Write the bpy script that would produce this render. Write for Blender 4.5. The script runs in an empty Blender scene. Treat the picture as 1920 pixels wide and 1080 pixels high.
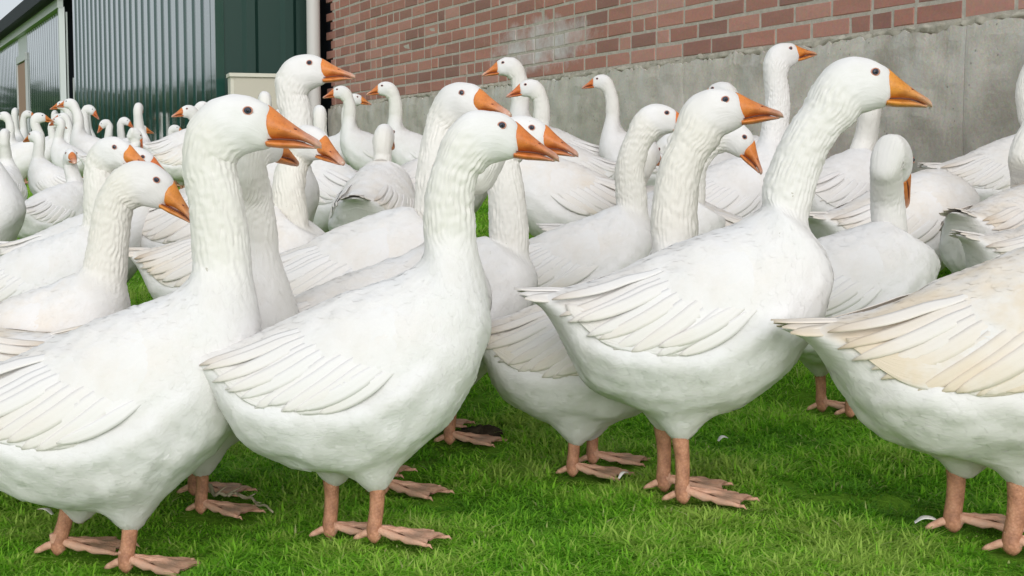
import bpy, math, random
import numpy as np
from mathutils import Matrix, Vector

R = math.radians
sc = bpy.context.scene
col = sc.collection
rng = np.random.default_rng(7)
random.seed(7)

# ------------------------------------------------------------------ camera, sky, sun, exposure
FPX = 2700.0                       # focal length in photo pixels (1920 wide)
HOR = 320.0                        # row of the level horizon
PITCH = math.atan((540 - HOR) / FPX)
CAM = np.array([0.0, 0.0, 0.72])
cam_d = bpy.data.cameras.new('camera')
cam_d.sensor_width = 36.0
cam_d.lens = FPX / 1920 * 36
cam_d.clip_start = 0.05
cam_d.clip_end = 1500
cam = bpy.data.objects.new('camera', cam_d)
cam.location = CAM
cam.rotation_euler = (math.pi / 2 - PITCH, 0, 0)
col.objects.link(cam)
sc.camera = cam

SUN_EL, SUN_AZ = 13.0, 174.0       # degrees; azimuth clockwise from +Y
world = bpy.data.worlds.new('World')
sc.world = world
world.use_nodes = True
wn, wl = world.node_tree.nodes, world.node_tree.links
wn.clear()
w_out = wn.new('ShaderNodeOutputWorld')
w_bg = wn.new('ShaderNodeBackground')
w_sky = wn.new('ShaderNodeTexSky')
w_sky.sky_type = 'NISHITA'
w_sky.sun_disc = False
w_sky.sun_elevation = R(SUN_EL)
w_sky.sun_rotation = R(SUN_AZ)
w_sky.air_density = 1.0
w_sky.dust_density = 4.0
w_sky.ozone_density = 1.0
w_hs = wn.new('ShaderNodeHueSaturation')       # overcast: the blue is mostly gone
w_hs.inputs['Saturation'].default_value = 0.22
w_hs.inputs['Value'].default_value = 1.0
w_bg.inputs['Strength'].default_value = 0.09
wl.new(w_sky.outputs[0], w_hs.inputs['Color'])
w_mx = wn.new('ShaderNodeMix'); w_mx.data_type = 'RGBA'   # an even cloud deck over most of the sky
w_mx.inputs[0].default_value = 0.90
w_mx.inputs[7].default_value = (3.55, 3.85, 4.1, 1)
wl.new(w_hs.outputs[0], w_mx.inputs[6])
wl.new(w_mx.outputs[2], w_bg.inputs['Color'])
wl.new(w_bg.outputs[0], w_out.inputs['Surface'])

sun_d = bpy.data.lights.new('sun', 'SUN')
sun_d.energy = 1.5
sun_d.angle = R(70)
sun_d.color = (1.0, 0.985, 0.985)
sun = bpy.data.objects.new('sun', sun_d)
az, el = R(SUN_AZ), R(SUN_EL)
sdir = Vector((math.sin(az) * math.cos(el), math.cos(az) * math.cos(el), math.sin(el)))
sun.rotation_euler = sdir.to_track_quat('Z', 'Y').to_euler()
col.objects.link(sun)

sc.view_settings.view_transform = 'Standard'
sc.view_settings.look = 'None'
sc.view_settings.gamma = 1.0
sc.view_settings.use_curve_mapping = False
sc.view_settings.exposure = 1.08

# ------------------------------------------------------------------ helpers
def smooth(a, b, x):
    t = np.clip((np.asarray(x, float) - a) / (b - a), 0, 1)
    return t * t * (3 - 2 * t)

class SineNoise:
    """smooth pseudo noise: a sum of random plane waves"""
    def __init__(self, seed, freq, n=14, dim=3):
        r = np.random.default_rng(seed)
        d = r.normal(size=(n, dim))
        d /= np.linalg.norm(d, axis=1)[:, None]
        self.k = d * freq * r.uniform(.6, 1.5, (n, 1)) * 2 * math.pi
        self.p = r.uniform(0, 2 * math.pi, n)
        self.a = 1 / math.sqrt(n / 2)
    def __call__(self, P):
        P = np.asarray(P, float)
        return np.sin(P @ self.k.T + self.p).sum(-1) * self.a

def mesh_from(name, verts, faces, mats=None, smooth_shade=True, attrs=None):
    me = bpy.data.meshes.new(name)
    verts = np.asarray(verts, float)
    me.from_pydata(verts.tolist(), [], [tuple(int(i) for i in f) for f in faces])
    if mats is not None:
        for m in (mats if isinstance(mats, (list, tuple)) else [mats]):
            me.materials.append(m)
    if attrs:
        for k, v in attrs.items():
            a = me.attributes.new(k, 'FLOAT', 'POINT')
            a.data.foreach_set('value', np.asarray(v, np.float32))
    if smooth_shade:
        me.polygons.foreach_set('use_smooth', [True] * len(me.polygons))
    me.update()
    return me

def link(name, me, parent=None, M=None, **props):
    o = bpy.data.objects.new(name, me)
    col.objects.link(o)
    if parent is not None:
        o.parent = parent
    if M is not None:
        o.matrix_basis = M
    for k, v in props.items():
        o[k] = v
    return o

def empty(name, loc, rz=0.0, scale=1.0):
    o = bpy.data.objects.new(name, None)
    o.empty_display_size = 0.1
    o.location = loc
    o.rotation_euler = (0, 0, rz)
    o.scale = (scale,) * 3
    col.objects.link(o)
    return o

def tag(o, label, cat, group=None):
    o['label'] = label
    o['category'] = cat
    if group:
        o['group'] = group
    return o

class MB:
    """collects boxes and other solids into one mesh"""
    def __init__(s):
        s.v, s.f, s.n = [], [], 0
    def add(s, v, f):
        s.v.append(np.asarray(v, float))
        s.f += [tuple(i + s.n for i in q) for q in f]
        s.n += len(v)
    def box(s, o, ax, ay, az):
        """box from corner o with edge vectors"""
        o, ax, ay, az = [np.asarray(q, float) for q in (o, ax, ay, az)]
        v = [o + i * ax + j * ay + k * az for k in (0, 1) for j in (0, 1) for i in (0, 1)]
        s.add(v, [(0, 2, 3, 1), (4, 5, 7, 6), (0, 1, 5, 4), (2, 6, 7, 3), (0, 4, 6, 2), (1, 3, 7, 5)])
    def mesh(s, name, mat, sm=False):
        return mesh_from(name, np.concatenate(s.v), s.f, mat, sm)

ct, st_ = math.cos(PITCH), math.sin(PITCH)
def ray(px, py):
    a, b = (px - 960) / FPX, (540 - py) / FPX
    return np.array([a, ct + st_ * b, ct * b - st_])
def at(px, py, Y):
    r = ray(px, py)
    return CAM + r * (Y / r[1])
def proj(P):
    d = np.asarray(P, float) - CAM
    x = d[..., 0]
    z = d[..., 1] * ct - d[..., 2] * st_
    y = d[..., 1] * st_ + d[..., 2] * ct
    return np.stack([960 + FPX * x / z, 540 - FPX * y / z], -1)

# ground height: nearly level lawn close by, a low bank up to the wall
GY = np.array([-400, 0, 2.2, 2.8, 3.6, 5, 6.5, 7.5, 9, 14, 20, 40, 120, 900], float)
GZ = np.array([-.78, -.735, -.713, -.694, -.648, -.435, -.277, -.195, -.160, -.09, .04, .30, .6, 1.2]) + CAM[2]
_yy = np.linspace(-400, 900, 26001)
_zz = np.interp(_yy, GY, GZ)
_k = np.exp(-np.linspace(-2, 2, 21) ** 2); _k /= _k.sum()
_zz = np.convolve(np.pad(_zz, 10, mode='edge'), _k, mode='valid')
BUMPS = []
gn1, gn2 = SineNoise(3, .9, 10, 2), SineNoise(4, 3.2, 12, 2)
def ground(x, y):
    x = np.asarray(x, float); y = np.asarray(y, float)
    z = np.interp(y, _yy, _zz)
    P = np.stack([x, y], -1)
    z = z + .006 * gn1(P) + .0035 * gn2(P)
    for bx, by, bz, br in BUMPS:
        z = z + bz * np.exp(-((x - bx) ** 2 + (y - by) ** 2) / (2 * br * br))
    return z

# ------------------------------------------------------------------ materials
def new_mat(name):
    m = bpy.data.materials.new(name)
    m.use_nodes = True
    nt = m.node_tree
    return m, nt.nodes, nt.links, nt.nodes['Principled BSDF']

def N(nodes, t, **kw):
    n = nodes.new(t)
    for k, v in kw.items():
        if k.startswith('_'):
            setattr(n, k[1:], v)
        else:
            n.inputs[k.replace('__', ' ')].default_value = v
    return n

def ramp(nodes, pts):
    n = nodes.new('ShaderNodeValToRGB')
    e = n.color_ramp.elements
    e[0].position, e[0].color = pts[0][0], (*pts[0][1], 1)
    e[1].position, e[1].color = pts[-1][0], (*pts[-1][1], 1)
    for p, c in pts[1:-1]:
        q = e.new(p); q.color = (*c, 1)
    return n

def mixc(nodes, links, fac, a, b, blend='MIX'):
    n = nodes.new('ShaderNodeMix'); n.data_type = 'RGBA'; n.blend_type = blend
    for s, v in ((n.inputs[0], fac), (n.inputs[6], a), (n.inputs[7], b)):
        if hasattr(v, 'is_output'):
            links.new(v, s)
        elif isinstance(v, (int, float)):
            s.default_value = v
        else:
            s.default_value = (*v, 1)
    return n.outputs[2]

def math_(nodes, links, op, a, b=0.0, clamp=False):
    n = nodes.new('ShaderNodeMath'); n.operation = op; n.use_clamp = clamp
    for s, v in ((n.inputs[0], a), (n.inputs[1], b)):
        if hasattr(v, 'is_output'):
            links.new(v, s)
        else:
            s.default_value = v
    return n.outputs[0]

def bump(nodes, links, height, strength, dist, normal=None):
    b = nodes.new('ShaderNodeBump')
    b.inputs['Strength'].default_value = strength
    b.inputs['Distance'].default_value = dist
    links.new(height, b.inputs['Height'])
    if normal is not None:
        links.new(normal, b.inputs['Normal'])
    return b.outputs[0]

WHITE, CREAM, NECKC = (.735, .722, .72), (.675, .575, .45), (.69, .655, .56)

def plumage_mat():
    m, n, l, b = new_mat('plumage')
    oi = n.new('ShaderNodeObjectInfo')
    sep = n.new('ShaderNodeSeparateColor'); l.new(oi.outputs['Color'], sep.inputs[0])
    su = n.new('ShaderNodeAttribute'); su.attribute_name = 'su'
    sv = n.new('ShaderNodeAttribute'); sv.attribute_name = 'sv'
    nk = n.new('ShaderNodeAttribute'); nk.attribute_name = 'neck'
    bk = n.new('ShaderNodeAttribute'); bk.attribute_name = 'back'
    cx = n.new('ShaderNodeCombineXYZ')
    l.new(su.outputs['Fac'], cx.inputs[0]); l.new(sv.outputs['Fac'], cx.inputs[1])
    l.new(oi.outputs['Random'], cx.inputs[2])
    tc = n.new('ShaderNodeTexCoord')
    # stain
    n1 = N(n, 'ShaderNodeTexNoise', Scale=9.0, Detail=4.0, Roughness=.6); l.new(tc.outputs['Object'], n1.inputs['Vector'])
    r1 = ramp(n, [(.38, (0, 0, 0)), (.68, (1, 1, 1))]); l.new(n1.outputs['Fac'], r1.inputs[0])
    f1 = math_(n, l, 'MULTIPLY', r1.outputs[0], bk.outputs['Fac'])
    f1 = math_(n, l, 'MULTIPLY', f1, sep.outputs[0])
    n1b = N(n, 'ShaderNodeTexNoise', Scale=3.0, Detail=2.0); l.new(tc.outputs['Object'], n1b.inputs['Vector'])
    f0 = math_(n, l, 'MULTIPLY', n1b.outputs['Fac'], sep.outputs[0])
    f0 = math_(n, l, 'MULTIPLY', f0, .35)
    f1 = math_(n, l, 'ADD', f1, f0, True)
    c1 = mixc(n, l, f1, WHITE, CREAM)
    nm = N(n, 'ShaderNodeTexNoise', Scale=13.0, Detail=5.0, Roughness=.6); l.new(tc.outputs['Object'], nm.inputs['Vector'])
    rm = ramp(n, [(.35, (.95, .945, .93)), (.6, (1, 1, 1))]); l.new(nm.outputs['Fac'], rm.inputs[0])
    c1 = mixc(n, l, 1.0, c1, rm.outputs[0], 'MULTIPLY')
    fn = math_(n, l, 'MULTIPLY', nk.outputs['Fac'], math_(n, l, 'MULTIPLY', sep.outputs[1], .7))
    c2 = mixc(n, l, fn, c1, NECKC)
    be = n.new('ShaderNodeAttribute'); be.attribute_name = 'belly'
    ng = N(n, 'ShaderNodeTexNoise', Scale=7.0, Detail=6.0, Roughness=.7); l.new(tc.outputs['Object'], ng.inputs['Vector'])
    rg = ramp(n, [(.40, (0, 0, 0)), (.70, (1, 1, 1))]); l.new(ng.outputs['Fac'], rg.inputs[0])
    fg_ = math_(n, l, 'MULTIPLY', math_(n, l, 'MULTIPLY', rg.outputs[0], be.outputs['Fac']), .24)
    c2 = mixc(n, l, fg_, c2, (.55, .53, .40))  # olive grime on the underside, also standing in for green light off the grass
    nd = N(n, 'ShaderNodeTexNoise', Scale=55.0, Detail=5.0, Roughness=.7); l.new(tc.outputs['Object'], nd.inputs['Vector'])
    nd2 = N(n, 'ShaderNodeTexNoise', Scale=5.0, Detail=2.0); l.new(tc.outputs['Object'], nd2.inputs['Vector'])
    sp_ = math_(n, l, 'MULTIPLY', math_(n, l, 'GREATER_THAN', nd.outputs['Fac'], .70), math_(n, l, 'GREATER_THAN', nd2.outputs['Fac'], .58))
    c2 = mixc(n, l, math_(n, l, 'MULTIPLY', sp_, .55), c2, (.24, .21, .13))
    # streaks along the feathers
    mp = N(n, 'ShaderNodeMapping'); mp.inputs['Scale'].default_value = (28, 190, 1); l.new(cx.outputs[0], mp.inputs[0])
    n2 = N(n, 'ShaderNodeTexNoise', Scale=1.0, Detail=3.0, Roughness=.6); l.new(mp.outputs[0], n2.inputs['Vector'])
    # soft overlapping body feathers
    mp2 = N(n, 'ShaderNodeMapping'); mp2.inputs['Scale'].default_value = (26, 40, 1); l.new(cx.outputs[0], mp2.inputs[0])
    n4 = N(n, 'ShaderNodeTexNoise', Scale=1.3, Detail=2.0); l.new(mp2.outputs[0], n4.inputs['Vector'])
    ad = n.new('ShaderNodeVectorMath'); ad.operation = 'ADD'
    l.new(mp2.outputs[0], ad.inputs[0]); l.new(n4.outputs['Color'], ad.inputs[1])
    vo = N(n, 'ShaderNodeTexVoronoi', Scale=1.0, Randomness=.9); vo.feature = 'SMOOTH_F1'
    l.new(ad.outputs[0], vo.inputs['Vector'])
    nb = bump(n, l, n2.outputs['Fac'], .42, .0022)
    nb = bump(n, l, vo.outputs['Distance'], .16, .003, nb)
    mp3 = N(n, 'ShaderNodeMapping'); mp3.inputs['Scale'].default_value = (7, 24, 1); l.new(cx.outputs[0], mp3.inputs[0])
    n6 = N(n, 'ShaderNodeTexNoise', Scale=1.6, Detail=4.0, Roughness=.55, Distortion=.8); l.new(mp3.outputs[0], n6.inputs['Vector'])
    nb = bump(n, l, n6.outputs['Fac'], .25, .008, nb)
    l.new(nb, b.inputs['Normal'])
    l.new(c2, b.inputs['Base Color'])
    b.inputs['Roughness'].default_value = .75
    b.inputs['Specular IOR Level'].default_value = .18
    b.inputs['Sheen Weight'].default_value = .12
    b.inputs['Sheen Roughness'].default_value = .6
    return m

def feather_mat():
    m, n, l, b = new_mat('flight_feather')
    oi = n.new('ShaderNodeObjectInfo')
    sep = n.new('ShaderNodeSeparateColor'); l.new(oi.outputs['Color'], sep.inputs[0])
    su = n.new('ShaderNodeAttribute'); su.attribute_name = 'su'   # 0 base .. 1 tip
    sv = n.new('ShaderNodeAttribute'); sv.attribute_name = 'sv'   # -1 .. 1 across
    tc = n.new('ShaderNodeTexCoord')
    n1 = N(n, 'ShaderNodeTexNoise', Scale=26.0, Detail=4.0); l.new(tc.outputs['Object'], n1.inputs['Vector'])
    tip = math_(n, l, 'ADD', math_(n, l, 'MULTIPLY', math_(n, l, 'POWER', su.outputs['Fac'], 1.6), .6), .4)
    f = math_(n, l, 'MULTIPLY', tip, sep.outputs[0])
    f = math_(n, l, 'MULTIPLY', f, math_(n, l, 'ADD', n1.outputs['Fac'], .45), True)
    c = mixc(n, l, f, WHITE, CREAM)
    f2 = math_(n, l, 'MULTIPLY', math_(n, l, 'POWER', su.outputs['Fac'], 4.0), sep.outputs[2], True)
    c = mixc(n, l, f2, c, (.33, .22, .12))
    # barbs: fine slanted lines either side of the shaft
    av = math_(n, l, 'ABSOLUTE', sv.outputs['Fac'])
    ph = math_(n, l, 'SUBTRACT', math_(n, l, 'MULTIPLY', su.outputs['Fac'], 150.0), math_(n, l, 'MULTIPLY', av, 14.0))
    si = math_(n, l, 'SINE', ph)
    nb = bump(n, l, si, .03, .0005)
    sh = math_(n, l, 'LESS_THAN', av, .06)
    nb = bump(n, l, sh, .4, .001, nb)
    l.new(nb, b.inputs['Normal'])
    l.new(c, b.inputs['Base Color'])
    b.inputs['Roughness'].default_value = .6
    b.inputs['Specular IOR Level'].default_value = .25
    return m

def bill_mat(lower=False):
    m, n, l, b = new_mat('bill_lower' if lower else 'bill_upper')
    tc = n.new('ShaderNodeTexCoord')
    oi = n.new('ShaderNodeObjectInfo')
    sp = n.new('ShaderNodeSeparateXYZ'); l.new(tc.outputs['Object'], sp.inputs[0])
    g = n.new('ShaderNodeMapRange'); g.inputs[1].default_value = .050; g.inputs[2].default_value = .104
    l.new(sp.outputs[0], g.inputs[0])
    n1 = N(n, 'ShaderNodeTexNoise', Scale=90.0, Detail=4.0); l.new(tc.outputs['Object'], n1.inputs['Vector'])
    f = math_(n, l, 'ADD', g.outputs[0], math_(n, l, 'MULTIPLY', math_(n, l, 'SUBTRACT', n1.outputs['Fac'], .5), .5), True)
    rr = ramp(n, [(0, (.66, .20, .045)), (.45, (.62, .22, .09)), (1, (.62, .36, .28))]); l.new(f, rr.inputs[0])
    hs = n.new('ShaderNodeHueSaturation')
    sep = n.new('ShaderNodeSeparateColor'); l.new(oi.outputs['Color'], sep.inputs[0])
    l.new(math_(n, l, 'ADD', math_(n, l, 'MULTIPLY', sep.outputs[0], .03), .49), hs.inputs['Hue'])
    l.new(math_(n, l, 'ADD', math_(n, l, 'MULTIPLY', sep.outputs[1], .4), .75), hs.inputs['Value'])
    l.new(rr.outputs[0], hs.inputs['Color'])
    n7 = N(n, 'ShaderNodeTexNoise', Scale=34.0, Detail=5.0, Roughness=.7); l.new(tc.outputs['Object'], n7.inputs['Vector'])
    l.new(math_(n, l, 'ADD', math_(n, l, 'MULTIPLY', n7.outputs['Fac'], .45), .22), b.inputs['Roughness'])
    n3 = N(n, 'ShaderNodeTexNoise', Scale=240.0, Detail=3.0); l.new(tc.outputs['Object'], n3.inputs['Vector'])
    d = math_(n, l, 'GREATER_THAN', n3.outputs['Fac'], .66)
    c = mixc(n, l, math_(n, l, 'MULTIPLY', d, .5), hs.outputs[0], (.25, .10, .05))
    r7 = ramp(n, [(.34, (.74, .66, .62)), (.55, (1, 1, 1)), (.75, (1.0, .92, .84))]); l.new(n7.outputs['Fac'], r7.inputs[0])
    c = mixc(n, l, 1.0, c, r7.outputs[0], 'MULTIPLY')
    l.new(c, b.inputs['Base Color'])
    l.new(bump(n, l, n1.outputs['Fac'], .45, .0016), b.inputs['Normal'])
    b.inputs['Specular IOR Level'].default_value = .4
    b.inputs['Subsurface Weight'].default_value = .12
    b.inputs['Subsurface Radius'].default_value = (.004, .0015, .0008)
    return m

def leg_mat():
    m, n, l, b = new_mat('leg_skin')
    tc = n.new('ShaderNodeTexCoord')
    n1 = N(n, 'ShaderNodeTexNoise', Scale=38.0, Detail=5.0, Roughness=.65); l.new(tc.outputs['Object'], n1.inputs['Vector'])
    rr = ramp(n, [(.28, (.30, .14, .085)), (.5, (.52, .25, .15)), (.75, (.62, .34, .22))]); l.new(n1.outputs['Fac'], rr.inputs[0])
    vo = N(n, 'ShaderNodeTexVoronoi', Scale=260.0); l.new(tc.outputs['Object'], vo.inputs['Vector'])
    n2 = N(n, 'ShaderNodeTexNoise', Scale=14.0, Detail=3.0); l.new(tc.outputs['Object'], n2.inputs['Vector'])
    mud = ramp(n, [(.52, (0, 0, 0)), (.72, (1, 1, 1))]); l.new(n2.outputs['Fac'], mud.inputs[0])
    vr = ramp(n, [(.25, (1, 1, 1)), (.62, (.62, .55, .5))]); l.new(vo.outputs['Distance'], vr.inputs[0])
    cc = mixc(n, l, .35, rr.outputs[0], vr.outputs[0], 'MULTIPLY')
    c = mixc(n, l, math_(n, l, 'MULTIPLY', mud.outputs[0], .45), cc, (.16, .10, .065))
    l.new(c, b.inputs['Base Color'])
    nb = bump(n, l, vo.outputs['Distance'], .5, .0016)
    nb = bump(n, l, n1.outputs['Fac'], .4, .002, nb)
    l.new(nb, b.inputs['Normal'])
    b.inputs['Roughness'].default_value = .55
    b.inputs['Specular IOR Level'].default_value = .3
    return m

def plain(name, c, rough=.6, spec=.3, metal=0.0):
    m, n, l, b = new_mat(name)
    b.inputs['Base Color'].default_value = (*c, 1)
    b.inputs['Roughness'].default_value = rough
    b.inputs['Specular IOR Level'].default_value = spec
    b.inputs['Metallic'].default_value = metal
    return m

def foot_mat():
    m, n, l, b = new_mat('web_skin')
    tc = n.new('ShaderNodeTexCoord')
    n1 = N(n, 'ShaderNodeTexNoise', Scale=45.0, Detail=5.0, Roughness=.65); l.new(tc.outputs['Object'], n1.inputs['Vector'])
    rr = ramp(n, [(.28, (.44, .22, .14)), (.5, (.62, .36, .25)), (.75, (.70, .45, .34))]); l.new(n1.outputs['Fac'], rr.inputs[0])
    n2 = N(n, 'ShaderNodeTexNoise', Scale=22.0, Detail=4.0); l.new(tc.outputs['Object'], n2.inputs['Vector'])
    mud = ramp(n, [(.55, (0, 0, 0)), (.72, (1, 1, 1))]); l.new(n2.outputs['Fac'], mud.inputs[0])
    c = mixc(n, l, math_(n, l, 'MULTIPLY', mud.outputs[0], .5), rr.outputs[0], (.17, .11, .07))
    l.new(c, b.inputs['Base Color'])
    vo = N(n, 'ShaderNodeTexVoronoi', Scale=300.0); l.new(tc.outputs['Object'], vo.inputs['Vector'])
    nb = bump(n, l, vo.outputs['Distance'], .4, .0014)
    l.new(bump(n, l, n1.outputs['Fac'], .5, .003, nb), b.inputs['Normal'])
    b.inputs['Roughness'].default_value = .6
    b.inputs['Specular IOR Level'].default_value = .25
    return m
M_FOOT = foot_mat()
M_PL, M_FE, M_BU, M_BL, M_LEG = plumage_mat(), feather_mat(), bill_mat(), bill_mat(True), leg_mat()
M_EYE = plain('eye_iris', (.045, .05, .075), .12, .5)
M_PUP = plain('eye_pupil', (.004, .004, .005), .08, .5)
M_LID = plain('eyelid_skin', (.52, .24, .17), .55)
M_NOS = plain('nostril_dark', (.16, .035, .02), .5)
M_NAIL = plain('bill_nail', (.66, .50, .40), .35)
M_MOUTH = plain('mouth_line', (.14, .045, .03), .6)

# ------------------------------------------------------------------ goose: one lofted body (tail, trunk, neck, head)
S0, OX, OY = 990.0, 650.0, 1010.0
def lp(px, py):
    return ((px - OX) / S0, (OY - py) / S0)
BODY = [  # T, B, half width
    ((352, 676), (352, 682), .012), ((398, 671), (388, 706), .055), ((458, 661), (424, 762), .092),
    ((520, 640), (466, 838), .122), ((580, 611), (532, 877), .146), ((640, 585), (610, 896), .160),
    ((700, 564), (692, 896), .165), ((742, 551), (768, 866), .160), ((768, 538), (832, 816), .147)]
BFRONT = [((884, 742), .126), ((914, 665), .106)]
HEAD = [  # relative to the eye, in the head's own frame: T, B, half width
    ((834, 259), (905, 321), .0405), ((851, 234), (918, 307), .0400), ((873, 216), (933, 302), .0395),
    ((900, 208), (947, 299), .0375), ((925, 209), (956, 297), .0345), ((948, 216), (962, 295), .0295),
    ((965, 226), (966, 292), .0235), ((972, 236), (969, 288), .015)]
EYE0 = (937, 236)
def hp_(px, py):
    return ((px - EYE0[0]) / S0, (EYE0[1] - py) / S0)
BASE0 = lp(842, 437)
EYE_L = lp(*EYE0)

def hermite(ts, vals, t):
    ts = np.asarray(ts, float); vals = np.asarray(vals, float)
    if vals.ndim == 1:
        vals = vals[:, None]; sq = True
    else:
        sq = False
    m = np.zeros_like(vals)
    d = (vals[1:] - vals[:-1]) / (ts[1:] - ts[:-1])[:, None]
    m[0], m[-1] = d[0], d[-1]
    h = ts[1:] - ts[:-1]
    m[1:-1] = (d[:-1] * h[1:, None] + d[1:] * h[:-1, None]) / (h[1:] + h[:-1])[:, None]
    i = np.clip(np.searchsorted(ts, t, side='right') - 1, 0, len(ts) - 2)
    hh = (ts[i + 1] - ts[i])[:, None]
    s = ((t - ts[i]) / (ts[i + 1] - ts[i]))[:, None]
    r = ((2 * s ** 3 - 3 * s ** 2 + 1) * vals[i] + (s ** 3 - 2 * s ** 2 + s) * hh * m[i]
         + (-2 * s ** 3 + 3 * s ** 2) * vals[i + 1] + (s ** 3 - s ** 2) * hh * m[i + 1])
    return r[:, 0] if sq else r

def nrm(v):
    v = np.asarray(v, float)
    return v / (np.linalg.norm(v, axis=-1, keepdims=True) + 1e-12)

def head_frame(eye, pitch, yaw):
    """3x3 matrix (columns fwd, left, up) of the head"""
    cp, sp = math.cos(pitch), math.sin(pitch)
    cy, sy = math.cos(yaw), math.sin(yaw)
    f = np.array([cp * cy, cp * sy, sp])
    s = np.array([-sy, cy, 0.0])
    u = np.cross(f, s)
    return np.stack([f, s, u], 1)

def controls(base, mids, eye, pitch, yaw, rn=1.0, hk=1.0):
    """control rings: lists of u, T, B, v, w. base/mids are (x, y, z) of the neck's centre line"""
    us, T, B, V, W = [], [], [], [], []
    for i, (t, b, w) in enumerate(BODY):
        (tx, tz), (bx, bz) = lp(*t), lp(*b)
        us.append(i); T.append((tx, 0, tz)); B.append((bx, 0, bz)); V.append((0, 1, 0)); W.append(w)
    base = np.asarray(base, float); eye = np.asarray(eye, float)
    F = head_frame(eye, pitch, yaw)
    hr = []
    for t, b, w in HEAD:
        (tx, tz), (bx, bz) = hp_(*t), hp_(*b)
        hr.append((eye + hk * (F @ np.array([tx, 0, tz])), eye + hk * (F @ np.array([bx, 0, bz])), w * hk))
    h0 = (hr[0][0] + hr[0][1]) / 2
    hv = F[:, 1]
    ht = nrm(np.cross(hv, hr[0][0] - hr[0][1]))       # tangent into the head
    pts = [base] + [np.asarray(m, float) for m in mids] + [h0]
    pts = np.array(pts)
    L = np.concatenate([[0], np.cumsum(np.linalg.norm(pts[1:] - pts[:-1], axis=1))])
    # ghost points give the end tangents
    gl = .35 * L[-1]
    d0 = nrm(nrm(pts[1] - pts[0]) + np.array([.25, 0, .35]))
    pp = np.concatenate([[pts[0] - d0 * gl], pts, [pts[-1] + ht * gl]])
    LL = np.concatenate([[-gl], L, [L[-1] + gl]])
    nn = 7
    tt = np.linspace(0, L[-1], nn + 1)[:-1]
    C = hermite(LL, pp, tt)
    Ta = nrm(hermite(LL, pp, tt + 1e-3) - hermite(LL, pp, tt - 1e-3))
    for j in range(nn):
        s = tt[j] / L[-1]
        y = yaw * float(smooth(.15, 1.0, s))
        v = np.array([-math.sin(y), math.cos(y), 0])
        uvec = nrm(np.cross(Ta[j], v))
        v = np.cross(uvec, Ta[j])
        r = (.0495 * (1 - s) ** 1.6 + .0415 * (1 - (1 - s) ** 1.6)) * (rn + (hk - rn) * s ** 3)
        us.append(12.5 + j * 1.0); T.append(C[j] + uvec * r); B.append(C[j] - uvec * r); V.append(v); W.append(r * .94)
    u0 = 12.5 + nn * 1.0
    for j, (t, b, w) in enumerate(hr):
        us.append(u0 + j * .8); T.append(t); B.append(b); V.append(hv); W.append(w)
    us = list(us); uB = us[:9] + [9, 10] + us[9:]
    Bc = B[:9] + [(lp(*q)[0], 0, lp(*q)[1]) for q, _ in BFRONT] + B[9:]
    Wc = W[:9] + [w for _, w in BFRONT] + W[9:]
    T = list(T); V = list(V)
    # the nape runs freely from the shoulders into the neck: no rings pinned in the bend
    for uq in (12.5, 13.5):
        q = us.index(uq)
        del T[q]; del us[q]; del V[q]
    i8 = us.index(14.5) - 1
    if T[i8 + 1][0] - T[i8][0] < .004 or T[i8 + 1][2] - T[i8][2] < .03:
        del T[i8]; del us[i8]; del V[i8]
    return dict(uT=us, T=np.array(T, float), uB=uB, B=np.array(Bc, float), W=np.array(Wc), V=np.array(V, float),
                u_neck=12.5, u_head=u0, u_end=us[-1])

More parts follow.
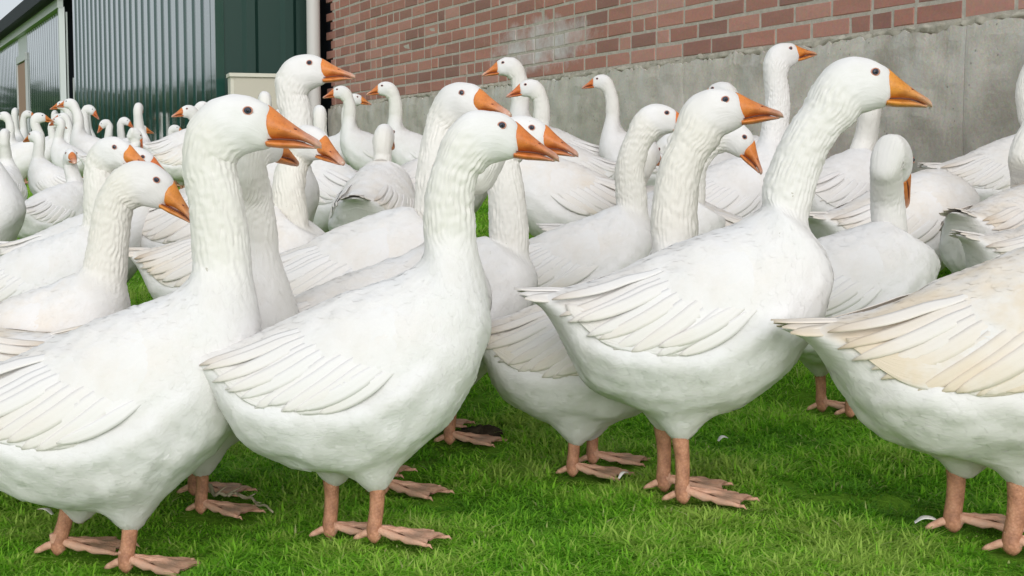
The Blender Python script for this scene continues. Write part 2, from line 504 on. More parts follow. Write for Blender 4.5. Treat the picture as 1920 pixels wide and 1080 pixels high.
def loft(c, nu, ns, seed=0, amp=1.0, furrow=1.0, legs=((.06, -.055), (-.02, .055))):
    # sample density: even along the mean line
    uu = np.linspace(0, c['u_end'], 900)
    Tm = hermite(c['uT'], c['T'], uu); Bm = hermite(c['uB'], c['B'], uu)
    Cm = (Tm + Bm) / 2
    ds = np.linalg.norm(np.diff(Cm, axis=0), axis=1) + .35 * (np.linalg.norm(np.diff(Tm, axis=0), axis=1) + np.linalg.norm(np.diff(Bm, axis=0), axis=1))
    al = np.concatenate([[0], np.cumsum(ds)])
    u = np.interp(np.linspace(0, al[-1], nu), al, uu)
    T = hermite(c['uT'], c['T'], u); B = hermite(c['uB'], c['B'], u)
    V = nrm(hermite(c['uT'], c['V'], u)); W = hermite(c['uB'], c['W'], u)
    C = (T + B) / 2; U = (T - B) / 2
    ph = np.arange(ns) / ns * 2 * math.pi
    bodyf = 1 - smooth(8.5, 12, u)
    pear = .20 * bodyf * smooth(0, 4, u)
    cosp, sinp = np.cos(ph), np.sin(ph)
    P = (C[:, None] + U[:, None] * cosp[None, :, None]
         + V[:, None] * (W[:, None] * (np.sign(sinp) * np.abs(sinp) ** .86)[None] * (1 - pear[:, None] * cosp[None]))[..., None])
    # arc length attributes
    arc = np.concatenate([[0], np.cumsum(np.linalg.norm(np.diff(C, axis=0), axis=1))])
    su = np.repeat(arc[:, None], ns, 1)
    pc = np.where(ph > math.pi, 2 * math.pi - ph, ph)
    sv = pc[None] * np.maximum(W, .03)[:, None] + 0 * su
    neck = smooth(9.8, 13.8, u) * (1 - smooth(c['u_head'] + .2, c['u_head'] + 1.8, u))
    def normals(P):
        du = np.gradient(P, axis=0)
        dv = np.roll(P, -1, 1) - np.roll(P, 1, 1)
        n = np.cross(dv, du)
        return -nrm(n) if np.sum((n * (P - C[:, None]))[len(u) // 3]) < 0 else nrm(n)
    Nn = normals(P)
    # tufted thighs over the legs
    low = smooth(math.pi * .45, math.pi * .8, pc)[None]
    for lx, ly in legs:
        g = np.exp(-((P[..., 0] - lx - .004) ** 2 / (2 * .027 ** 2) + (P[..., 1] - ly) ** 2 / (2 * .026 ** 2)))
        P[..., 2] -= .050 * g * low * bodyf[:, None]
    if amp > 0:
        n1, n2, n3, n4 = SineNoise(seed + 11, 9), SineNoise(seed + 12, 22), SineNoise(seed + 13, 60), SineNoise(seed + 14, 7)
        bf = bodyf[:, None] * smooth(.6, 3, u)[:, None]
        side = np.abs(sinp)[None]
        d = bf * (.0020 * n1(P) * (.4 + .6 * low) + .0009 * n2(P))
        # flank crease: the belly feathers puff out below the wing
        zz = P[..., 2]; xx = P[..., 0]
        edge = np.interp(xx, [-.24, -.16, -.08, 0, .07, .13, .18], [.285, .262, .25, .252, .28, .318, .36])
        q = (edge - zz)
        d += bf * side * amp * (.0075 * np.exp(-((q - .028) / .022) ** 2) - .003 * np.exp(-((q + .004) / .012) ** 2)) * smooth(-.25, -.12, xx) * (1 - smooth(.10, .2, xx))
        # furrowed neck
        nm = neck[:, None]
        wob = 1.25 * SineNoise(seed + 15, 16)(P) + .75 * n4(P)
        fur = np.sin(29 * ph[None] + wob * 1.35 + 3.2 * np.sin(su * 9 + seed))
        fur = np.sign(fur) * np.abs(fur) ** .8
        brk = .55 + .45 * n2(P)
        d += nm * amp * furrow * (.00135 * fur * np.clip(brk, .1, 1.3) * (.35 + .65 * np.abs(sinp)[None] ** .5) + .0007 * n3(P))
        hd = smooth(c['u_head'], c['u_head'] + 2, u)[:, None]
        d += hd * .0006 * n2(P)
        # a low brow and cheek
        P = P + Nn * d[..., None]
    verts = np.concatenate([P.reshape(-1, 3), [C[0] - np.array([.008, 0, 0]), C[-1]]])
    i, j = np.meshgrid(np.arange(nu - 1), np.arange(ns), indexing='ij')
    a = i * ns + j; b2 = i * ns + (j + 1) % ns
    faces = np.stack([a, b2, b2 + ns, a + ns], -1).reshape(-1, 4).tolist()
    k0, k1 = nu * ns, nu * ns + 1
    faces += [(k0, (q + 1) % ns, q) for q in range(ns)]
    o = (nu - 1) * ns
    faces += [(k1, o + q, o + (q + 1) % ns) for q in range(ns)]
    faces = [tuple(reversed(f)) for f in faces]
    back = np.repeat(((1 - smooth(9, 12.5, u)) * smooth(.0, 1.0, u))[:, None], ns, 1) * smooth(-.3, .5, cosp)[None]
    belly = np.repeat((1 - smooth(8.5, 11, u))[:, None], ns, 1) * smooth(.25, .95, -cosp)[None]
    e = lambda q, x0, x1: np.concatenate([q.reshape(-1), [x0, x1]])
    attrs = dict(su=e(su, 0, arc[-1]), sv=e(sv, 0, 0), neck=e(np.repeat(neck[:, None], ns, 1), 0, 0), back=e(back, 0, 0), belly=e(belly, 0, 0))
    return verts, faces, attrs, P, Nn

CARD = np.array([(0, 0, -.5), (.4, 1, -.1), (.4, -1, -.1), (.42, 0, 1), (.8, .7, .45), (.8, -.7, .45), (1, 0, .40)])
CARD_F = ((0, 3, 1), (0, 2, 3), (1, 3, 4), (3, 6, 4), (3, 5, 6), (2, 5, 3))
def feather_cards(P, Nq, fi, fj, sgn, wrap, ln, w, dome, r, extra, mir=1):
    """many small domed feathers lying on the grid surface P: rooted at grid position (fi, fj), tips along sgn * i"""
    na_, nb_ = P.shape[:2]
    count = len(fi)
    def samp(G, a, b):
        a = np.clip(a, 0, na_ - 1.001)
        b = np.mod(b, nb_) if wrap else np.clip(b, 0, nb_ - 1.001)
        a0 = a.astype(int); b0 = b.astype(int); fa = (a - a0)[..., None]; fb = (b - b0)[..., None]
        b1 = (b0 + 1) % nb_
        return (G[a0, b0] * (1 - fa) + G[a0 + 1, b0] * fa) * (1 - fb) + (G[a0, b1] * (1 - fa) + G[a0 + 1, b1] * fa) * fb
    du = np.linalg.norm(np.gradient(P, axis=0), axis=-1); dv = np.linalg.norm((np.roll(P, -1, 1) - np.roll(P, 1, 1)) / 2, axis=-1)
    i0, j0 = np.clip(fi.astype(int), 0, na_ - 1), fj.astype(int) % nb_
    dui, dvj = np.maximum(du[i0, j0], 1e-4), np.maximum(dv[i0, j0], 1e-4)
    ang = r.normal(0, .2, count)
    A = CARD[None, :, 0] * ln[:, None]; Cc = CARD[None, :, 1] * w[:, None]
    al = A * np.cos(ang)[:, None] - Cc * np.sin(ang)[:, None]; ac = A * np.sin(ang)[:, None] + Cc * np.cos(ang)[:, None]
    gi = fi[:, None] + sgn * al / dui[:, None]; gj = fj[:, None] + ac / dvj[:, None]
    S = samp(P, gi, gj); Nn_ = nrm(samp(Nq, gi, gj))
    V = S + Nn_ * (CARD[None, :, 2] * dome[:, None] + .0001)[..., None]
    t = nrm(S[:, 6] - S[:, 0]); b = np.cross(Nn_[:, 0], t)
    base = np.arange(count)[:, None] * 7
    F = np.concatenate([base + np.array(q)[None] for q in CARD_F])
    tilt = nrm(Nn_ + .13 * t[:, None] * np.array([-.8, -.2, -.2, 0, .5, .5, 1.0])[None, :, None] + r.normal(0, .030, (count, 1, 3)))
    f0 = np.array(CARD_F[0]); gN = np.cross(V[:, f0[1]] - V[:, f0[0]], V[:, f0[2]] - V[:, f0[0]])
    flip = np.median((gN * Nn_[:, 0]).sum(1)) < 0
    if mir < 0:
        V = V * np.array([1, -1, 1]); tilt = tilt * np.array([1, -1, 1]); flip = not flip
    if flip:
        F = F[:, ::-1]
    me = mesh_from('contour_feathers', V.reshape(-1, 3), F, M_PL, True, extra)
    me.normals_split_custom_set_from_vertices(tilt.reshape(-1, 3).tolist())
    return me

def contour_feathers(P, Nn, attrs, ns, seed, count):
    """small overlapping body feathers laid along the trunk, tips towards the tail"""
    r = np.random.default_rng(seed)
    nu = len(P)
    su = attrs['su'][:nu * ns].reshape(nu, ns); sv = attrs['sv'][:nu * ns].reshape(nu, ns)
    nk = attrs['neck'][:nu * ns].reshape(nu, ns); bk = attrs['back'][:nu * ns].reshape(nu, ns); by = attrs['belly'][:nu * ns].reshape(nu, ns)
    du = np.gradient(P, axis=0); dv = (np.roll(P, -1, 1) - np.roll(P, 1, 1)) / 2
    Nq = nrm(np.cross(du, dv)); Nq = Nq * np.sign((Nq * Nn).sum(-1, keepdims=True))
    area = np.linalg.norm(np.cross(du, dv), axis=-1)
    ok = (1 - smooth(.05, .8, nk)) * (P[..., 0] > -.22)
    ok[int(nu * .78):] = 0
    area = area * ok
    idx = r.choice(nu * ns, count, p=(area / area.sum()).reshape(-1))
    i, j = idx // ns, idx % ns
    fade = 1 - .75 * smooth(0, .5, nk[i, j])
    ln = r.uniform(.020, .034, count) * (1 + .35 * by[i, j]) * (.55 + .45 * fade); w = ln * r.uniform(.24, .34, count)
    dome = (r.gamma(2.5, .00028, count) + .0004) * fade
    g = lambda q: np.repeat(q[i, j], 7)
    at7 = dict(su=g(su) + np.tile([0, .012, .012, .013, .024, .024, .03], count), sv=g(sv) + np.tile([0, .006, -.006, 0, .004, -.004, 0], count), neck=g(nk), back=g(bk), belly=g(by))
    return feather_cards(P, Nq, i + r.uniform(-.5, .5, count), j + r.uniform(-.5, .5, count), -1, True, ln, w, dome, r, at7)

# standard trunk surface, for fitting wings and feathers
STD = controls((BASE0[0], 0, BASE0[1]), [(lp(843, 370)[0], 0, lp(843, 370)[1])], (EYE_L[0], 0, EYE_L[1]), 0, 0)
_, _, _, SP, SN = loft(STD, 260, 160, 0, 0.0)
_m = (SP[..., 1] > 0) & (SP[..., 0] < .24)
SPt, SNt = SP[_m], SN[_m]
def fit(xz):
    """side-view points (x, z) -> points on the left flank of the trunk and their normals"""
    xz = np.asarray(xz, float)
    Pout, Nout = [], []
    for q in xz:
        d2 = (SPt[:, 0] - q[0]) ** 2 + (SPt[:, 2] - q[1]) ** 2
        idx = np.argpartition(d2, 12)[:12]
        w = np.exp(-d2[idx] / (2 * .006 ** 2)) + 1e-9
        w /= w.sum()
        y = (SPt[idx, 1] * w).sum()
        n = nrm((SNt[idx] * w[:, None]).sum(0))
        Pout.append((q[0], y, q[1])); Nout.append(n)
    return np.array(Pout), np.array(Nout)
# outward check
if (SN[100, 40] @ np.array([0, 1, 0])) < 0:
    SNt = -SNt

def wing_mesh(side, na, nb):
    top = np.array([lp(*q) for q in ((752, 592), (728, 582), (690, 588), (640, 606), (580, 632), (520, 660), (470, 678), (420, 688))])
    bot = np.array([lp(*q) for q in ((758, 655), (742, 700), (706, 738), (660, 760), (596, 772), (540, 768), (482, 752), (424, 700))])
    ta = np.linspace(0, 1, len(top))
    a = np.linspace(0, 1, na); b = np.linspace(0, 1, nb)
    tp, bt = hermite(ta, top, a), hermite(ta, bot, a)
    xz = tp[:, None] * (1 - b[None, :, None]) + bt[:, None] * b[None, :, None]
    P, Nr = fit(xz.reshape(-1, 2))
    A, Bb = np.meshgrid(a, b, indexing='ij')
    nz = SineNoise(5, 14)
    t = .0040 * smooth(0, .5, A) * smooth(0, .35, Bb)
    t = t - .008 * (1 - smooth(0, .12, A)) - .006 * (1 - smooth(0, .1, Bb))
    tuck = smooth(.62, 1, Bb) * (1 - smooth(.28, .62, A))
    t = t * (1 - tuck) - .0045 * tuck
    t = t.reshape(-1) + .0006 * nz(P) * smooth(.1, .4, A.reshape(-1))
    Q = P + Nr * t[:, None]
    # skirt back into the body along the lower and rear edges
    verts = [Q]
    idx = np.arange(na * nb).reshape(na, nb)
    ring = list(idx[:, -1]) + list(idx[-1, ::-1][1:])
    sk = P[ring] - Nr[ring] * .006
    verts.append(sk)
    faces = [(idx[i, j], idx[i + 1, j], idx[i + 1, j + 1], idx[i, j + 1]) for i in range(na - 1) for j in range(nb - 1)]
    o = na * nb
    faces += [(ring[k], ring[k + 1], o + k + 1, o + k) for k in range(len(ring) - 1)]
    verts = np.concatenate(verts)
    if side < 0:
        verts = verts * np.array([1, -1, 1]); faces = [tuple(reversed(f)) for f in faces]
    # coverts: small feathers over the front two thirds of the wing
    cov = None
    if na > 20:
        r = np.random.default_rng(77)
        Qg = Q.reshape(na, nb, 3)
        ii = r.integers(0, int(na * .70), 1500 if na > 30 else 600); jj = r.integers(1, nb - 1, len(ii))
        keep = ii / na < .56 - .30 * (jj / nb) + r.normal(0, .05, len(ii))
        ii, jj = ii[keep], jj[keep]
        c_ = len(ii)
        ln_ = r.uniform(.024, .040, c_)
        back_ = (.95 * smooth(0, .45, ii / na) * smooth(0, .2, jj / nb) + .25)
        ex = dict(su=np.repeat(-Qg[ii, jj][:, 0] + .4, 7) + np.tile([0, .012, .012, .013, .024, .024, .03], c_), sv=np.repeat(jj / nb * .16, 7), neck=np.zeros(c_ * 7), back=np.repeat(back_, 7), belly=np.zeros(c_ * 7))
        cov = feather_cards(Qg, Nr.reshape(na, nb, 3), ii + r.uniform(-.5, .5, c_), jj + r.uniform(-.5, .5, c_), 1, False, ln_, ln_ * r.uniform(.26, .36, c_), r.gamma(2.5, .00022, c_) + .0004, r, ex, side)
    su = np.concatenate([-P[:, 0] + .4, -P[ring][:, 0] + .4]); sv = np.concatenate([Bb.reshape(-1) * .16, Bb.reshape(-1)[ring] * .16])
    return cov, mesh_from('wing', verts, faces, M_PL, True, dict(su=su, sv=sv, neck=0 * su, back=np.concatenate([q_ := (.95 * smooth(0, .45, A) * smooth(0, .2, Bb) + .25).reshape(-1), q_[ring]])))

def feather_strip(P, Nr, width, off, n_across=5, round_=2.2, skirt=.0016):
    """feather along the polyline P (on a surface with normals Nr)"""
    n = len(P)
    tan = nrm(np.gradient(P, axis=0))
    side = nrm(np.cross(Nr, tan))
    t = np.linspace(0, 1, n)
    prof = width * np.clip(1 - np.clip((t - .45) / .55, 0, 1) ** round_, 0.02, 1) ** .6 * (.55 + .45 * smooth(0, .35, t))
    s = np.linspace(-1, 1, n_across)
    V = (P[:, None] + side[:, None] * (prof[:, None] * s[None])[..., None]
         + Nr[:, None] * ((off * smooth(0, .35, t))[:, None] + .05 * width * (1 - s[None] ** 2) - .001)[..., None])
    su = np.repeat(t[:, None], n_across, 1); sv = np.repeat(s[None], n, 0)
    idx = np.arange(n * n_across).reshape(n, n_across)
    faces = [(idx[i, j], idx[i + 1, j], idx[i + 1, j + 1], idx[i, j + 1]) for i in range(n - 1) for j in range(n_across - 1)]
    ring = list(idx[:, 0]) + list(idx[-1, 1:]) + list(idx[::-1, -1][1:])
    Vf = V.reshape(-1, 3)
    Nf = np.repeat(Nr[:, None], n_across, 1).reshape(-1, 3)
    sk = Vf[ring] - Nf[ring] * skirt
    o = n * n_across
    faces += [(ring[k + 1], ring[k], o + k, o + k + 1) for k in range(len(ring) - 1)]
    suf = np.concatenate([su.reshape(-1), su.reshape(-1)[ring]]); svf = np.concatenate([sv.reshape(-1), sv.reshape(-1)[ring]])
    return np.concatenate([Vf, sk]), faces, dict(su=suf, sv=svf)

FEATHERS = [  # base, tip, half width (px), lift, brown tip
    ((742, 690), (612, 769), 17, .0056, 0), ((724, 672), (578, 770), 18, .0060, 0), ((700, 660), (540, 768), 18, .0064, 0),
    ((672, 652), (504, 760), 18, .0068, 0), ((645, 646), (472, 746), 17, .0072, .05), ((622, 640), (448, 730), 16, .0077, .1),
    ((602, 634), (428, 711), 15, .0083, .25), ((590, 627), (404, 690), 13, .0092, .9)]
def wing_feathers(side, nseg):
    out = []
    rw = np.random.default_rng(8)
    FB = np.array([(*b, *t, w, off, br) for (b, t, w, off, br) in FEATHERS])
    NF = 12 if nseg > 10 else 9
    for q in np.linspace(0, len(FB) - 1, NF):
        i0 = min(int(q), len(FB) - 2); bx, by, tx, ty, w, off, br = FB[i0] * (1 - q + i0) + FB[i0 + 1] * (q - i0)
        w *= .80 + .06 * rw.normal(); off += .0014; tx += rw.normal(0, 4); ty += rw.normal(0, 2)
        b, t = np.array(lp(bx, by)), np.array(lp(tx, ty))
        s = np.linspace(0, 1, nseg)[:, None]
        sag = np.array([0, -.010])
        xz = b + (t - b) * s + sag * np.sin(s * math.pi)
        P, Nr = fit(xz)
        Nr = nrm(Nr * np.array([.4, 1, 1]))
        v, f, a = feather_strip(P, Nr, w / S0, off)
        if side < 0:
            v = v * np.array([1, -1, 1]); f = [tuple(reversed(q)) for q in f]
        fme = mesh_from('wing_feather', v, f, M_FE, True, a); fme['root'] = tuple(float(q) for q in np.asarray(v)[0])
        out.append((fme, br))
    return out

def tail_feathers():
    out = []
    for k, yk in enumerate((-.9, -.55, -.2, .2, .55, .9)):
        n = 8
        s = np.linspace(0, 1, n)
        x = -.195 - (.128 - .022 * abs(yk)) * s
        y = yk * (.030 + .024 * s)
        z = .338 + .007 * s - .010 * abs(yk) * s + .012 * (1 - abs(yk)) * (1 - .4 * s) - .006
        P = np.stack([x, y, z], 1)
        Nr = nrm(np.stack([.1 + 0 * s, yk * .55 + 0 * s, 1 + 0 * s], 1))
        v, f, a = feather_strip(P, Nr, .0155, .004 + .003 * (1 - abs(yk)), 5, 2.6, .002)
        out.append(mesh_from('tail_feather', v, f, M_FE, True, a))
    return out

def tube(path, radii, n=10, flat=None):
    path = np.asarray(path, float); radii = np.asarray(radii, float)
    tan = nrm(np.gradient(path, axis=0))
    ref = np.array([0, 1, 0.0]) if abs(tan[:, 1]).max() < .9 else np.array([1.0, 0, 0])
    s = nrm(np.cross(tan, ref)); u = np.cross(s, tan)
    ph = np.arange(n) / n * 2 * math.pi
    fl = np.ones(len(path)) if flat is None else np.asarray(flat)
    V = path[:, None] + radii[:, None, None] * (s[:, None] * np.cos(ph)[None, :, None] * fl[:, None, None] + u[:, None] * np.sin(ph)[None, :, None])
    m = len(path)
    F = [(i * n + j, i * n + (j + 1) % n, (i + 1) * n + (j + 1) % n, (i + 1) * n + j) for i in range(m - 1) for j in range(n)]
    V = np.concatenate([V.reshape(-1, 3), [path[0], path[-1]]])
    F += [(m * n, (j + 1) % n, j) for j in range(n)]
    F += [(m * n + 1, (m - 1) * n + j, (m - 1) * n + (j + 1) % n) for j in range(n)]
    return V, F

LEGLEN = .150
def leg_mesh(n):
    p = [(-.004, 0, .09), (-.002, 0, 0.01), (0, 0, -.03), (.002, 0, -.065), (.001, 0, -.10), (-.002, 0, -.125), (-.001, 0, -.142), (.006, 0, -.150)]
    r = [.017, .0175, .0162, .0140, .0132, .0135, .0140, .0105]
    pp = hermite(np.arange(8.), np.array(p), np.linspace(0, 7, 15)); rr = hermite(np.arange(8.), np.array(r), np.linspace(0, 7, 15))
    v, f = tube(pp, rr, n)
    return mesh_from('leg', v, f, M_LEG)

def foot_mesh(n, seed=0):
    """webbed foot: three jointed front toes, the web between them, and a small hind toe; origin at the ankle on the ground"""
    r = np.random.default_rng(seed)
    mb = MB()
    toes = []
    for ang, ln in ((-27, .100), (2, .116), (29, .098)):
        a = R(ang + r.uniform(-3, 3))
        d = np.array([math.cos(a), math.sin(a), 0])
        k = np.linspace(0, 1, 9)
        up = .013 * (1 - k) ** 1.5 + .0055 + .0035 * np.abs(np.sin(k * 3 * math.pi)) * (1 - k * .5)
        P = d[None] * (k * ln)[:, None] + np.array([0, 0, 1.])[None] * up[:, None]
        rad = (.0074 - .0030 * k) * (1 + .22 * np.cos(k * 3 * 2 * math.pi)); rad[-1] *= .55
        v, f = tube(P, rad, n); mb.add(v, f)
        # claw
        c0 = P[-1]
        v, f = tube([c0 - d * .002, c0 + d * .006 + np.array([0, 0, .001]), c0 + d * .011 - np.array([0, 0, .004])], [.0034, .0026, .0006], 6); mb.add(v, f)
        toes.append(P)
    for ta, tb in ((toes[0], toes[1]), (toes[1], toes[2])):
        m, q = 9, 6
        s = np.linspace(0, 1, q)
        V = []
        for i in range(m):
            k = i / (m - 1)
            # web edge is scooped between the toe tips
            row = []
            for sj in s:
                kk = k * (1 - .07 * math.sin(sj * math.pi))
                ii = kk * (len(ta) - 1); i0 = min(int(ii), len(ta) - 2); fr = ii - i0
                pa = ta[i0] * (1 - fr) + ta[i0 + 1] * fr; pb = tb[i0] * (1 - fr) + tb[i0 + 1] * fr
                p = pa * (1 - sj) + pb * sj
                p = p + np.array([0, 0, .0048 - .0022 * math.sin(sj * math.pi) + .0018 * math.sin(sj * 4 * math.pi + 5 * k)])
                row.append(p)
            V.append(row)
        V = np.array(V).reshape(-1, 3)
        F = [(i * q + j, (i + 1) * q + j, (i + 1) * q + j + 1, i * q + j + 1) for i in range(m - 1) for j in range(q - 1)]
        mb.add(V + np.array([0, 0, .0012]), F)
        mb.add(V - np.array([0, 0, .0012]), [tuple(reversed(x)) for x in F])
    v, f = tube([(-.004, 0, .016), (-.016, .004, .013), (-.030, .007, .006), (-.036, .008, .003)], [.0075, .0062, .0048, .002], n); mb.add(v, f)
    v, f = tube([(-.002, 0, .034), (0, 0, .022), (.006, 0, .010)], [.0105, .0118, .0100], n); mb.add(v, f)
    return mb.mesh('foot', M_FOOT, True)

def loft_simple(Tp, Bp, Wp, n, name, mat, power=2.0):
    """closed loft in the head frame, tip at the end; Tp/Bp (px) profiles, Wp half widths"""
    T = np.array([hp_(*q) for q in Tp]); B = np.array([hp_(*q) for q in Bp]); W = np.array(Wp)
    m0 = len(T); k = np.linspace(0, m0 - 1, 22)
    T, B, W = hermite(np.arange(m0), T, k), hermite(np.arange(m0), B, k), hermite(np.arange(m0), W, k)
    ph = np.arange(n) / n * 2 * math.pi
    c, s = np.cos(ph), np.sin(ph)
    sg = np.sign(s) * np.abs(s) ** (2 / power); cg = np.sign(c) * np.abs(c) ** (2 / power)
    C, U = (T + B) / 2, (T - B) / 2
    V = np.zeros((len(k), n, 3))
    V[..., 0] = C[:, None, 0] + U[:, None, 0] * cg
    V[..., 2] = C[:, None, 1] + U[:, None, 1] * cg
    taper = np.where(c > 0, 1 - .42 * c, 1.0)            # narrow culmen, broad lower edge
    V[..., 1] = W[:, None] * sg * taper
    m = len(k)
    F = [(i * n + j, (i + 1) * n + j, (i + 1) * n + (j + 1) % n, i * n + (j + 1) % n) for i in range(m - 1) for j in range(n)]
    V = np.concatenate([V.reshape(-1, 3), [V[0].mean(0), V[-1].mean(0)]])
    F += [(m * n, j, (j + 1) % n) for j in range(n)] + [(m * n + 1, (m - 1) * n + (j + 1) % n, (m - 1) * n + j) for j in range(n)]
    return mesh_from(name, V, F, mat)

def upper_bill_mesh(n):
    return loft_simple([(966, 227), (974, 233), (988, 246), (1006, 261), (1021, 272.5), (1034, 281), (1042, 287), (1045.5, 294)],
                       [(962, 282), (966, 282), (984, 282), (1003, 284), (1020, 289), (1034, 296), (1042, 300), (1046, 301)],
                       [.0255, .0258, .0232, .0200, .0178, .0155, .0118, .005], n, 'upper_bill', M_BU, 2.3)
def lower_bill_mesh(n):
    return loft_simple([(960, 280), (968, 281.5), (985, 283), (1003, 285), (1018, 289.5), (1032, 295.5), (1038, 298)],
                       [(960, 294), (968, 295), (985, 297.5), (1003, 298.5), (1018, 299.5), (1031, 300.5), (1037, 301)],
                       [.0232, .0230, .0205, .0178, .0155, .0120, .004], n, 'lower_bill', M_BL, 2.3)
def mouth_mesh(sd):
    v, f = tube([(*[hp_(964, 283)[0]], .0232, hp_(964, 283)[1] + .0005), (hp_(985, 283)[0], .0218, hp_(985, 283)[1] - .0003),
                 (hp_(1003, 285)[0], .0190, hp_(1003, 285)[1] - .0003), (hp_(1019, 289.5)[0], .0162, hp_(1019, 289.5)[1] - .0003)],
                [.0012, .0016, .0014, .0006], 6)
    return mesh_from('mouth_line', v * np.array([1, sd, 1]), f, M_MOUTH)
def ball(name, c, r, mat, nu=14, nv=10):
    c = np.asarray(c, float); r = np.asarray(r, float) * np.ones(3)
    V, F = [], []
    for i in range(nv + 1):
        t = math.pi * i / nv
        for j in range(nu):
            p = 2 * math.pi * j / nu
            V.append(c + r * np.array([math.sin(t) * math.cos(p), math.cos(t), math.sin(t) * math.sin(p)]))
    for i in range(nv):
        for j in range(nu):
            F.append((i * nu + j, i * nu + (j + 1) % nu, (i + 1) * nu + (j + 1) % nu, (i + 1) * nu + j))
    return mesh_from(name, V, F, mat)
def ring_mesh(name, c, r1, r2, ax, az, mat, n=20, m=6):
    """oval ring in the x-z plane round c"""
    V, F = [], []
    for i in range(n):
        a = 2 * math.pi * i / n
        for j in range(m):
            b = 2 * math.pi * j / m
            q = r1 + r2 * math.cos(b)
            V.append((c[0] + ax * q * math.cos(a), c[1] + r2 * math.sin(b), c[2] + az * q * math.sin(a)))
    for i in range(n):
        for j in range(m):
            F.append((i * m + j, ((i + 1) % n) * m + j, ((i + 1) % n) * m + (j + 1) % m, i * m + (j + 1) % m))
    return mesh_from(name, V, F, mat)

EY = .0312                                     # how far out the eyes sit
LOD = {}
for lod, (na, nb, fs, tn, bn) in {2: (44, 26, 14, 12, 20), 1: (26, 16, 9, 9, 14), 0: (14, 9, 6, 6, 8)}.items():
    d = dict(wing={s: wing_mesh(s, na, nb) for s in (1, -1)}, leg=leg_mesh(tn), foot=[foot_mesh(tn, q) for q in (1, 2)],
             up=upper_bill_mesh(bn), lo=lower_bill_mesh(bn), mouth={s: mouth_mesh(s) for s in (1, -1)},
             eye={s: ball('eye', (0, s * EY, 0), (.0064, .0056, .0060), M_EYE, 16 if lod else 8, 10 if lod else 6) for s in (1, -1)},
             pupil={s: ball('pupil', (.0002, s * (EY + .0032), 0), (.0032, .0028, .0032), M_PUP, 12, 8) for s in (1, -1)},
             lid={s: ring_mesh('eyelid', (.0002, s * (EY + .0022), 0), .0066, .0011, 1.10, .93, M_LID) for s in (1, -1)},
             nos={s: ball('nostril', (hp_(1005, 269)[0], s * .0128, hp_(1005, 269)[1]), (.0056, .0034, .0026), M_NOS, 10, 6) for s in (1, -1)},
             nail=ball('nail', (hp_(1039, 294)[0], 0, hp_(1039, 294)[1]), (.0075, .0082, .0062), M_NAIL, 12, 8))
    if lod:
        d['feathers'] = {s: wing_feathers(s, fs) for s in (1, -1)}
        d['tail'] = tail_feathers()
    LOD[lod] = d

FEET = []           # world positions of the feet (x, y, heading, size)
_body_cache = {}
GOOSE_N = 0
def M3(F, t, s=1.0):
    m = Matrix.Identity(4)
    for i in range(3):
        for j in range(3):
            m[i][j] = F[i][j] * s
        m[i][3] = t[i]
    return m

